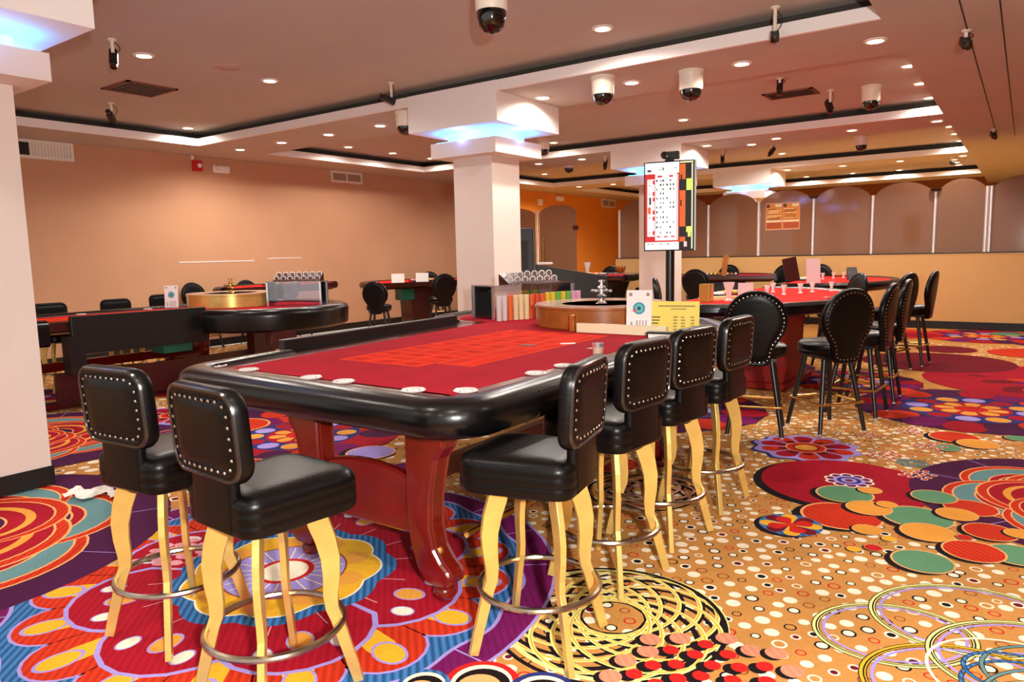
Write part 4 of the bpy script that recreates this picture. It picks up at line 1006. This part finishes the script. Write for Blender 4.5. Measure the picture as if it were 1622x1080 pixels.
def deco_wheel(d, w, h):
    y = -0.0036
    def disc(cx, cz, r, ci, k=0, n=20):
        d.cur = ci; d.add([(cx+r*math.cos(2*PI*i/n), y-0.0002*k, cz+r*math.sin(2*PI*i/n)) for i in range(n)], [tuple(range(n))])
    disc(0, h*0.58, w*0.24, 0); disc(0, h*0.58, w*0.17, 1, 1); disc(0, h*0.58, w*0.10, 0, 2); disc(0, h*0.58, w*0.05, 2, 3)
    d.cur = 3; d.add([(0-w*0.24, y-0.0003, h*0.5), (-w*0.1, y-0.0003, h*0.5), (-w*0.1, y-0.0003, h*0.56), (-w*0.24, y-0.0003, h*0.56)], [(0,1,2,3)])
    for cx in (-w*0.34, w*0.34): disc(cx, h*0.90, w*0.07, 4); 
    for i in range(4):
        x = -w*0.10+w*0.12*i; d.cur = 5 if i else 4; d.add([(x, y, h*0.04), (x+w*0.05, y, h*0.04), (x+w*0.05, y, h*0.30), (x, y, h*0.30)], [(0,1,2,3)])
    d.cur = 4; d.add([(-w*0.32, y, h*0.04), (-w*0.26, y, h*0.04), (-w*0.26, y, h*0.26), (-w*0.32, y, h*0.26)], [(0,1,2,3)])
    return [mat('wheel_teal', rgb(40,150,180), 0.5), mat('wheel_mint', rgb(110,200,190), 0.5), M['black_plastic'], mat('wheel_rose', rgb(210,80,90), 0.5), mat('print_grey', rgb(150,140,130), 0.6), mat('print_mauve', rgb(196,160,176), 0.6)]
def deco_lines(d, w, h):
    y = -0.0036; rr = random.Random(2)
    def bar(x0, x1, z0, z1, ci): d.cur = ci; d.add([(x0, y, z0), (x1, y, z0), (x1, y, z1), (x0, y, z1)], [(0,1,2,3)])
    bar(-w*0.3, w*0.42, h*0.82, h*0.87, 0); bar(-w*0.05, w*0.25, h*0.73, h*0.77, 0)
    for i in range(5):
        z = h*(0.46-0.1*i)
        if z < h*0.03: break
        bar(-w*0.45, -w*(0.45-0.2*(0.5+0.5*rr.random())), z, z+h*0.035, 1)
        for x in (0.0, 0.15, 0.34): bar(w*x, w*(x+0.06+0.03*rr.random()), z, z+h*0.05, 0)
    d.cur = 2; n = 18; d.add([(-w*0.5+w*0.07*math.cos(2*PI*i/n), y-0.0002, h*0.84+w*0.07*math.sin(2*PI*i/n)) for i in range(n)], [tuple(range(n))])
    return [M['ink_pale'], M['ink'], mat('seal_pink', rgb(196,120,120), 0.5)]
card('table_sign', 'white upright card printed with a blue wheel beside the front wheel', (-2.28, 4.79, 0.9525), math.radians(14), 0.185, 0.315, M['white_card'], deco_wheel)
card('table_sign', 'yellow printed card beside the white wheel card on the front table', (-2.09, 4.97, 0.9525), math.radians(12), 0.375, 0.225, M['yellow_card'], deco_lines)
t = thing('card_shoe', 'small black box with white slips beside the yellow card on the front table', 'box', (-2.02, 4.58, 0.9525), 0.2)
MB().box(-0.09, 0.09, -0.03, 0.03, 0, 0.045).build('box', M['black_plastic'], t, 0.006); MB().box(-0.075, 0.085, -0.034, -0.0305, 0.004, 0.03).build('slip', M['white_card'], t)
t = thing('chip_tube', 'small wooden cup with chrome top on the rail behind the nearest side stool', 'cup', (-1.94, 3.55, 0.951)); MB().lathe([(0.03, 0), (0.03, 0.07)], n=14).build('body', M['wood_top'], t); MB().lathe([(0.033, 0.07), (0.033, 0.09), (0.02, 0.09), (0.02, 0.08)], n=14).build('rim', M['chrome'], t)
for i, (x, y) in enumerate(((-2.15, 3.9), (-2.62, 3.85), (-2.44, 4.05))):
    o = MB().box(-0.05, 0.05, -0.02, 0.02, 0, 0.003).build('paper_slip', [M['pink_card'], M['black_plastic'], M['white_card']][i]); o.location = (x, y, 0.9527); o.rotation_euler = (0, 0, 0.4*i)
    tag(o, ('pale slip lying on the crimson felt near the side stools', 'thin black marker lying on the red betting layout', 'tiny white slip lying on the red betting layout')[i], 'slip')
card('table_sign', 'white card printed with a blue wheel on the left wall table', (-9.04, 5.05, 0.9525), math.radians(40), 0.17, 0.29, M['white_card'], deco_wheel)
# ------------------------------------------------------------------ card tables with a curved player side
def card_table(label, loc, rz, L, D, H, ped='mahogany', felt='felt_bright', box=None, tray=True, name='card_table', wide=0.5):
    t = thing(name, label, 'card table', loc, math.radians(rz), 'curved card tables')
    n = 28; O = [(-L/2*math.cos(PI*i/n)*(1.0), -D*math.sin(PI*i/n)**0.8) for i in range(n+1)]
    O = [(-L/2, 0.08)]+O+[(L/2, 0.08)]
    b = MB(); b.prism(O, [(0.10, H-0.13), (0.02, H-0.09), (0.0, H-0.07), (0.0, H-0.006)], smooth=False); b.build('table_body', M['mahogany_dark'], t)
    f = MB(); f.prism(O, [(0.06, H-0.007), (0.06, H-0.001)], smooth=False); f.build('felt', M[felt], t)
    sec = [(0.0, H-0.11), (0.05, H-0.10), (0.075, H-0.06), (0.07, H-0.015), (0.04, H+0.014), (-0.02, H+0.018), (-0.07, H+0.010), (-0.09, H-0.004), (-0.06, H-0.09)]
    r = MB(); r.sweep(O[1:-1], sec); r.build('padded_rail', M['leather_rail'], t)
    p = MB(); o2 = fillet([(-wide, H-0.12), (-wide*0.72, H*0.62), (-wide*0.66, 0.30), (-wide*0.95, 0.0), (wide*0.95, 0.0), (wide*0.66, 0.30), (wide*0.72, H*0.62), (wide, H-0.12)], [0, 0.2, 0.2, 0, 0, 0.2, 0.2, 0], 5)
    p = MB(T(0, -D*0.42, 0) @ RX(PI/2)); p.prism(o2, [(0.015, -0.24), (0, -0.22), (0, 0.22), (0.015, 0.24)], smooth=False); p.build('pedestal', M[ped], t)
    MB().box(-wide*1.05, wide*1.05, -D*0.42-0.30, -D*0.42+0.30, 0, 0.07).build('plinth', M[ped], t, 0.01)
    if box:
        MB().box(box-0.14, box+0.14, -0.42, -0.14, H-0.36, H-0.135).build('drop_box', M['green_box'], t, 0.008)
    if tray:
        q = MB(); q.box(-0.32, 0.32, -0.16, 0.04, H-0.001, H+0.02); tr = q.build('chip_tray', M['black_metal'], t)
        for i in range(8):
            MB().lathe([(0.019, -0.07), (0.019, 0.07)], (-0.27+0.077*i, 0, 0), 10, ax='y').build('chip_row', chip_mat(*CHC[(i*2) % 16]), tr)
            tr.children[-1].location = (0, -0.06, H+0.03)
    return t
card_table('long red-topped table on the right with black stools around its curved side', (-2.98, 8.55, 0), 90, 3.5, 1.50, 1.0, 'pedestal_red', 'felt_bright', box=-1.55, wide=0.55)
card_table('far right red-topped table in front of the ochre half wall', (-2.95, 12.35, 0), 90, 3.2, 1.35, 1.02, 'mahogany_dark', 'felt_bright', wide=0.5)
card_table('small dark-edged table below the glass screen', (-4.85, 13.9, 0), 195, 2.0, 0.95, 1.04, 'black_plastic', 'felt', wide=0.45)
card_table('small dark table in front of the glass door', (-7.55, 13.6, 0), 160, 2.0, 0.95, 1.06, 'black_plastic', 'felt', wide=0.5)
card_table('red-topped table left of the middle pillar with a green drop box', (-9.55, 10.55, 0), 252, 2.4, 1.15, 1.06, 'mahogany_dark', 'felt_bright', box=0.35, wide=0.32)
card_table('red-topped table close to the left wall behind the left wheel', (-10.55, 7.95, 0), 270, 2.3, 0.72, 1.10, 'mahogany_dark', 'felt_bright', wide=0.35)

M['tumbler'] = mat('tumbler_glass', rgb(240,234,232), 0.12, spec=0.8); M['tumbler'].node_tree.nodes['Principled BSDF'].inputs['Alpha'].default_value = 0.6
# objects on the right-hand table (top at 1.0 m)
ZB = 1.0
card('table_sign', 'white card leaning on the right-hand table behind the facing-away stool', (-2.33, 7.42, ZB), math.radians(20), 0.15, 0.20, M['pink_card'])
t = thing('tumbler', 'amber tumbler on the near left of the right-hand table', 'glass', (-2.72, 7.35, ZB)); MB().prism(rrect(0.13, 0.13, 0.03, 3), [(0.008, 0), (0, 0.01), (0, 0.19), (0.006, 0.19)]).build('body', mat('amber_glass', rgb(176,140,60), 0.2, coat=0.5), t)
def goblet(x, y, z, label, s=1.0, name='glass_vase'):
    t = thing(name, label, 'glass', (x, y, z), 0, 'clear glasses on the tables', s)
    MB().lathe([(0.045, 0), (0.045, 0.01), (0.025, 0.03), (0.03, 0.09), (0.06, 0.19), (0.055, 0.19), (0.026, 0.09), (0.02, 0.035), (0.0, 0.03)], n=14).build('bowl', M['tumbler'], t)
    return t
goblet(-2.55, 7.55, ZB, 'flared glass vase on the near part of the right-hand table', 1.05)
t = tag(MB().box(-0.22, 0.22, -0.05, 0.05, 0, 0.035).build('card_box', mat('card_cream', rgb(236,214,150), 0.5)), 'cream long box beside the amber tumbler on the right-hand table', 'box'); t.location = (-2.72, 7.72, ZB); t.rotation_euler = (0, 0, 0.9)
for i, (x, y) in enumerate(((-2.45, 8.6), (-2.3, 8.75), (-2.2, 9.1), (-2.12, 9.35), (-1.95, 9.6), (-2.55, 9.2))):
    goblet(x, y, ZB, 'low clear glass in the cluster on the right-hand table, %s counting from the near side' % ORD[i], 0.62, 'drinking_glass')
for i, (x, y) in enumerate(((-1.72, 8.25), (-1.66, 8.6), (-1.68, 9.0), (-1.75, 9.35))):
    o = MB().lathe([(0.03, 0), (0.045, 0.004), (0.045, 0.012), (0.03, 0.012), (0.0, 0.006)], n=14).build('cup_holder', M['chrome']); o.location = (x, y, ZB); tag(o, 'shiny cup holder on the curved rail of the right-hand table, %s from the near end' % ORD[i], 'cup holder', 'cup holders on the right-hand table')
# far right table
card('table_sign', 'pale tall card on the far right table', (-2.55, 11.3, 1.02), math.radians(30), 0.20, 0.36, M['pink_card'])
t = tag(MB(RY(-0.2)).box(-0.10, 0.10, -0.012, 0.012, 0, 0.36).build('menu_board', M['mahogany_dark']), 'dark leaning board beside the pale tall card on the far right table', 'board'); t.location = (-2.80, 11.15, 1.045); t.rotation_euler = (0, 0, 0.5)
t = thing('card_shoe', 'black dealing box on the far right table right of the pale card', 'box', (-2.2, 12.3, 1.02), 0.3); MB().add([(-0.07,-0.12,0),(0.07,-0.12,0),(0.07,0.12,0),(-0.07,0.12,0),(-0.07,0.12,0.2),(0.07,0.12,0.2),(0.07,-0.05,0.1),(-0.07,-0.05,0.1)], [(0,1,2,3),(3,2,5,4),(4,5,6,7),(7,6,1,0),(0,3,4,7),(1,6,5,2)]).build('body', M['black_plastic'], t)
for i, (x, y) in enumerate(((-2.7, 12.6), (-2.6, 12.9), (-2.5, 13.2))): goblet(x, y, 1.02, 'low clear glass on the far right table, %s from the near side' % ORD[i], 0.55, 'drinking_glass')
t = tag(MB(RY(0.12)).box(-0.05, 0.05, -0.012, 0.012, 0, 0.40).build('wooden_paddle', M['wood']), 'upright wooden paddle on the small table below the glass screen', 'paddle'); t.location = (-4.75, 13.75, 1.04)
goblet(-7.9, 14.0, 1.06, 'clear bottle-shaped glass on the dark table in front of the glass door', 1.4)
t = thing('plant_pot', 'small orange-brown ornament on the dark table near the glass screen edge', 'ornament', (-7.25, 14.35, 1.06))
for i in range(7):
    a = i*0.9; MB(RZ(a) @ RY(0.5+0.1*(i % 3))).lathe([(0.0, 0), (0.03, 0.05), (0.035, 0.12), (0.0, 0.22)], n=8).build('leaf', M['wood'], t)
# dark cabinet right of the middle pillar and its sloped counter
t = thing('slot_cabinet', 'tall black cabinet just right of the middle pillar', 'cabinet', (-8.1, 11.6, 0), math.radians(35))
MB().box(-0.45, 0.30, -0.3, 0.3, 0, 2.03).build('body', M['black_plastic'], t, 0.01)
MB().box(0.301, 0.33, -0.3, 0.3, 0.9, 2.03).build('edge_trim', M['black_metal'], t)
MB().box(-0.35, 0.2, -0.306, -0.301, 1.25, 1.8).build('screen', M['black_base'], t)
t = thing('counter', 'low black sloped counter right of the tall black cabinet', 'counter', (-7.45, 12.1, 0), math.radians(35))
MB().add([(-0.46,-0.3,0),(0.9,-0.3,0),(0.9,0.3,0),(-0.46,0.3,0),(-0.46,-0.3,1.33),(0.9,-0.3,1.08),(0.9,0.3,1.08),(-0.46,0.3,1.33)], [(3,2,1,0),(4,5,6,7),(0,1,5,4),(1,2,6,5),(2,3,7,6),(3,0,4,7)]).build('body', M['black_plastic'], t)
MB().box(-0.45, -0.15, -0.32, 0.1, 1.335, 1.37).build('ledge', M['white_card'], t)
# cards on the table left of the middle pillar
card('table_sign', 'white leaning card on the table left of the middle pillar, left of the pair', (-9.55, 9.75, 1.06), math.radians(38), 0.24, 0.17, M['white_card'], None, 'pair of white cards')
card('table_sign', 'white leaning card on the table left of the middle pillar, right of the pair', (-9.35, 10.2, 1.06), math.radians(38), 0.24, 0.17, M['white_card'], None, 'pair of white cards')
t = tag(MB().box(-0.12, 0.12, -0.003, 0.003, 0, 0.19).build('emblem_plate', M['green_dark']), 'dark green plate with a small red mark under the table left of the middle pillar', 'plate'); t.location = (-8.98, 9.85, 0.72); t.rotation_euler = (0, 0, math.radians(40)); bpy.data.objects.remove(t)

# results screen on a pole
tv = thing('results_screen', 'tall results screen on a black pole at the far end of the front table', 'screen', (-2.80, 6.58, 0), math.radians(12))
MB().lathe([(0.0, 0.0), (0.24, 0.0), (0.24, 0.02), (0.06, 0.03), (0.042, 0.05), (0.042, 1.62)], n=20).build('pole', M['black_metal'], tv)
W_, H_ = 0.475, 0.84; Z0 = 1.545
bz = MB(); bz.box(-W_/2, W_/2, -0.075, -0.045, Z0, Z0+H_); bz.build('bezel', M['black_plastic'], tv, 0.004)
MB().box(W_/2+0.001, W_/2+0.012, -0.07, -0.03, Z0, Z0+H_).build('side_trim', M['chrome'], tv)
MB().box(-0.12, 0.12, -0.045, 0.0, Z0+0.1, Z0+0.6).build('mount', M['black_metal'], tv)
def em(n, c, s): return mat('screen_'+n, (0.01, 0.01, 0.01, 1), 0.3, emit=c, estr=s)
SM = [em('white', rgb(255,252,250), 1.15), em('red', rgb(226,32,30), 1.0), em('orange', rgb(246,104,26), 1.0), em('black', rgb(20,16,14), 0.4), em('lime', rgb(238,244,110), 1.0), em('blush', rgb(255,214,214), 1.0), em('cream', rgb(255,246,190), 1.0), em('grey', rgb(150,140,120), 0.8)]
s = MB(); px0, px1, pz0, pz1 = 105.0, 525.0, 1015.0, 175.0
def sq(x0, y0, x1, y1, ci, k=0):
    fx = lambda x: -W_/2+0.012+(W_-0.024)*(x-px0)/(px1-px0); fz = lambda y: Z0+0.012+(H_-0.024)*(pz0-y)/(pz0-pz1)
    y_ = -0.0756-0.0003*k; s.cur = ci; s.add([(fx(x0), y_, fz(y1)), (fx(x1), y_, fz(y1)), (fx(x1), y_, fz(y0)), (fx(x0), y_, fz(y0))], [(0,1,2,3)])
sq(105, 175, 405, 1015, 0); sq(105, 280, 405, 940, 1, 1); sq(125, 330, 190, 885, 0, 2); sq(195, 280, 380, 925, 0, 2); sq(380, 290, 398, 925, 5, 2)
sq(405, 175, 525, 1015, 3); sq(410, 175, 525, 190, 6, 1); sq(512, 195, 524, 1010, 6, 1)
for a, b in ((200, 345), (450, 600), (600, 795), (895, 940)): sq(410, a, 460, b, 2, 2)
sq(418, 300, 432, 360, 3, 3); sq(416, 540, 428, 600, 3, 3)
sq(468, 340, 525, 450, 4, 2); sq(468, 795, 520, 850, 4, 2); sq(482, 850, 508, 895, 4, 2); sq(448, 940, 475, 990, 5, 2)
sq(215, 298, 255, 316, 1, 3); sq(318, 298, 352, 316, 1, 3)
for yy in (340, 450, 505, 630, 690, 830): sq(172, yy, 189, yy+40, 1, 3)
sq(142, 505, 158, 575, 3, 3); sq(130, 600, 156, 665, 2, 3); sq(108, 885, 180, 935, 1, 3)
rs = random.Random(8)
for i, yy in enumerate((348, 388, 430, 470, 518, 562, 604, 650, 700, 748, 796, 850)):
    for j, xx in enumerate((212, 245, 268, 302, 330, 358)):
        if rs.random() < (1.0 if i < 3 else 0.62):
            w_ = 5+4*rs.random(); sq(xx-w_, yy-10, xx+w_*0.6, yy+9, rs.choice((3, 3, 7, 6)) if i < 3 else rs.choice((3, 7)), 3)
    if rs.random() < 0.8: sq(138, yy-6, 150, yy+6, 7, 3)
for xx in (225, 290, 352): sq(xx-17, 882, xx+17, 894, 1, 3)
for xx, w_ in ((135, 22), (170, 16), (245, 18), (310, 24), (372, 8)): sq(xx-w_/2, 955, xx+w_/2, 964, 7, 1)
sq(125, 240, 160, 258, 3, 1); sq(232, 232, 240, 246, 7, 1); sq(258, 222, 272, 250, 7, 1); sq(365, 228, 380, 236, 7, 1)
s.build('display', SM, tv)
t = thing('screen_camera', 'small black camera sitting on top of the results screen', 'camera', (-2.80+0.01, 6.51, Z0+H_), math.radians(12))
MB().box(-0.02, 0.10, -0.035, 0.035, 0.012, 0.085).build('body', M['black_plastic'], t, 0.01); MB(T(-0.03, 0, 0.05) @ RX(PI/2)).lathe([(0.035, -0.04), (0.035, 0.045), (0.018, 0.05), (0, 0.04)], n=16).build('lens', M['dome_black'], t); MB().box(-0.03, 0.05, -0.02, 0.02, 0, 0.012).build('foot', M['black_plastic'], t)
# crumpled paper by the pillar
rw = random.Random(6); b = MB()
vs = []; nx, ny = 16, 6
for i in range(nx):
    for j in range(ny): vs.append((-0.2+0.4*i/(nx-1)+rw.uniform(-.015, .015), -0.06+0.12*j/(ny-1)+0.05*math.sin(i*0.9)+rw.uniform(-.01, .01), 0.004+0.045*rw.random()*(1 if 0 < j < ny-1 else 0.3)))
b.add(vs, [(i*ny+j, (i+1)*ny+j, (i+1)*ny+j+1, i*ny+j+1) for i in range(nx-1) for j in range(ny-1)])
o = b.build('crumpled_paper', M['tissue']); sdf = o.modifiers.new('thick', 'SOLIDIFY'); sdf.thickness = 0.003
o.location = (-5.02, 2.19, 0.001); o.rotation_euler = (0, 0, 0.75); tag(o, 'crumpled white paper on the carpet at the foot of the left pillar', 'crumpled paper')

# ------------------------------------------------------------------ camera, world, view
cam = bpy.data.cameras.new('camera'); co = bpy.data.objects.new('camera', cam); COL.objects.link(co)
fpx = 1138.27; cam.sensor_fit = 'HORIZONTAL'; cam.sensor_width = 36.0; cam.lens = fpx/1622*36.0; cam.clip_start = 0.05; cam.clip_end = 200
ya, pi_, ro = math.radians(35.526), math.radians(6.9116), math.radians(-1.3034)
Fw = Vector((-math.sin(ya)*math.cos(pi_), math.cos(ya)*math.cos(pi_), -math.sin(pi_)))
ri = Vector((math.cos(ya), math.sin(ya), 0)); up = ri.cross(Fw)
r2 = ri*math.cos(ro)+up*math.sin(ro); u2 = -ri*math.sin(ro)+up*math.cos(ro)
mw = Matrix((r2, u2, -Fw)).transposed().to_4x4(); mw.translation = (0, 0, 1.55)
co.matrix_world = mw; scn.camera = co
wd = bpy.data.worlds.new('world'); scn.world = wd; wd.use_nodes = True
wd.node_tree.nodes['Background'].inputs['Color'].default_value = (1.0, 0.96, 0.93, 1); wd.node_tree.nodes['Background'].inputs['Strength'].default_value = 0.8
vs_ = scn.view_settings; scn.display_settings.display_device = 'sRGB'; vs_.view_transform = 'Standard'; vs_.look = 'None'; vs_.gamma = 1.0; vs_.use_curve_mapping = False; vs_.exposure = 0.0
try:
    scn.cycles.use_denoising = True; scn.cycles.max_bounces = 8; scn.cycles.transparent_max_bounces = 16; scn.cycles.sample_clamp_indirect = 6.0
except Exception: pass
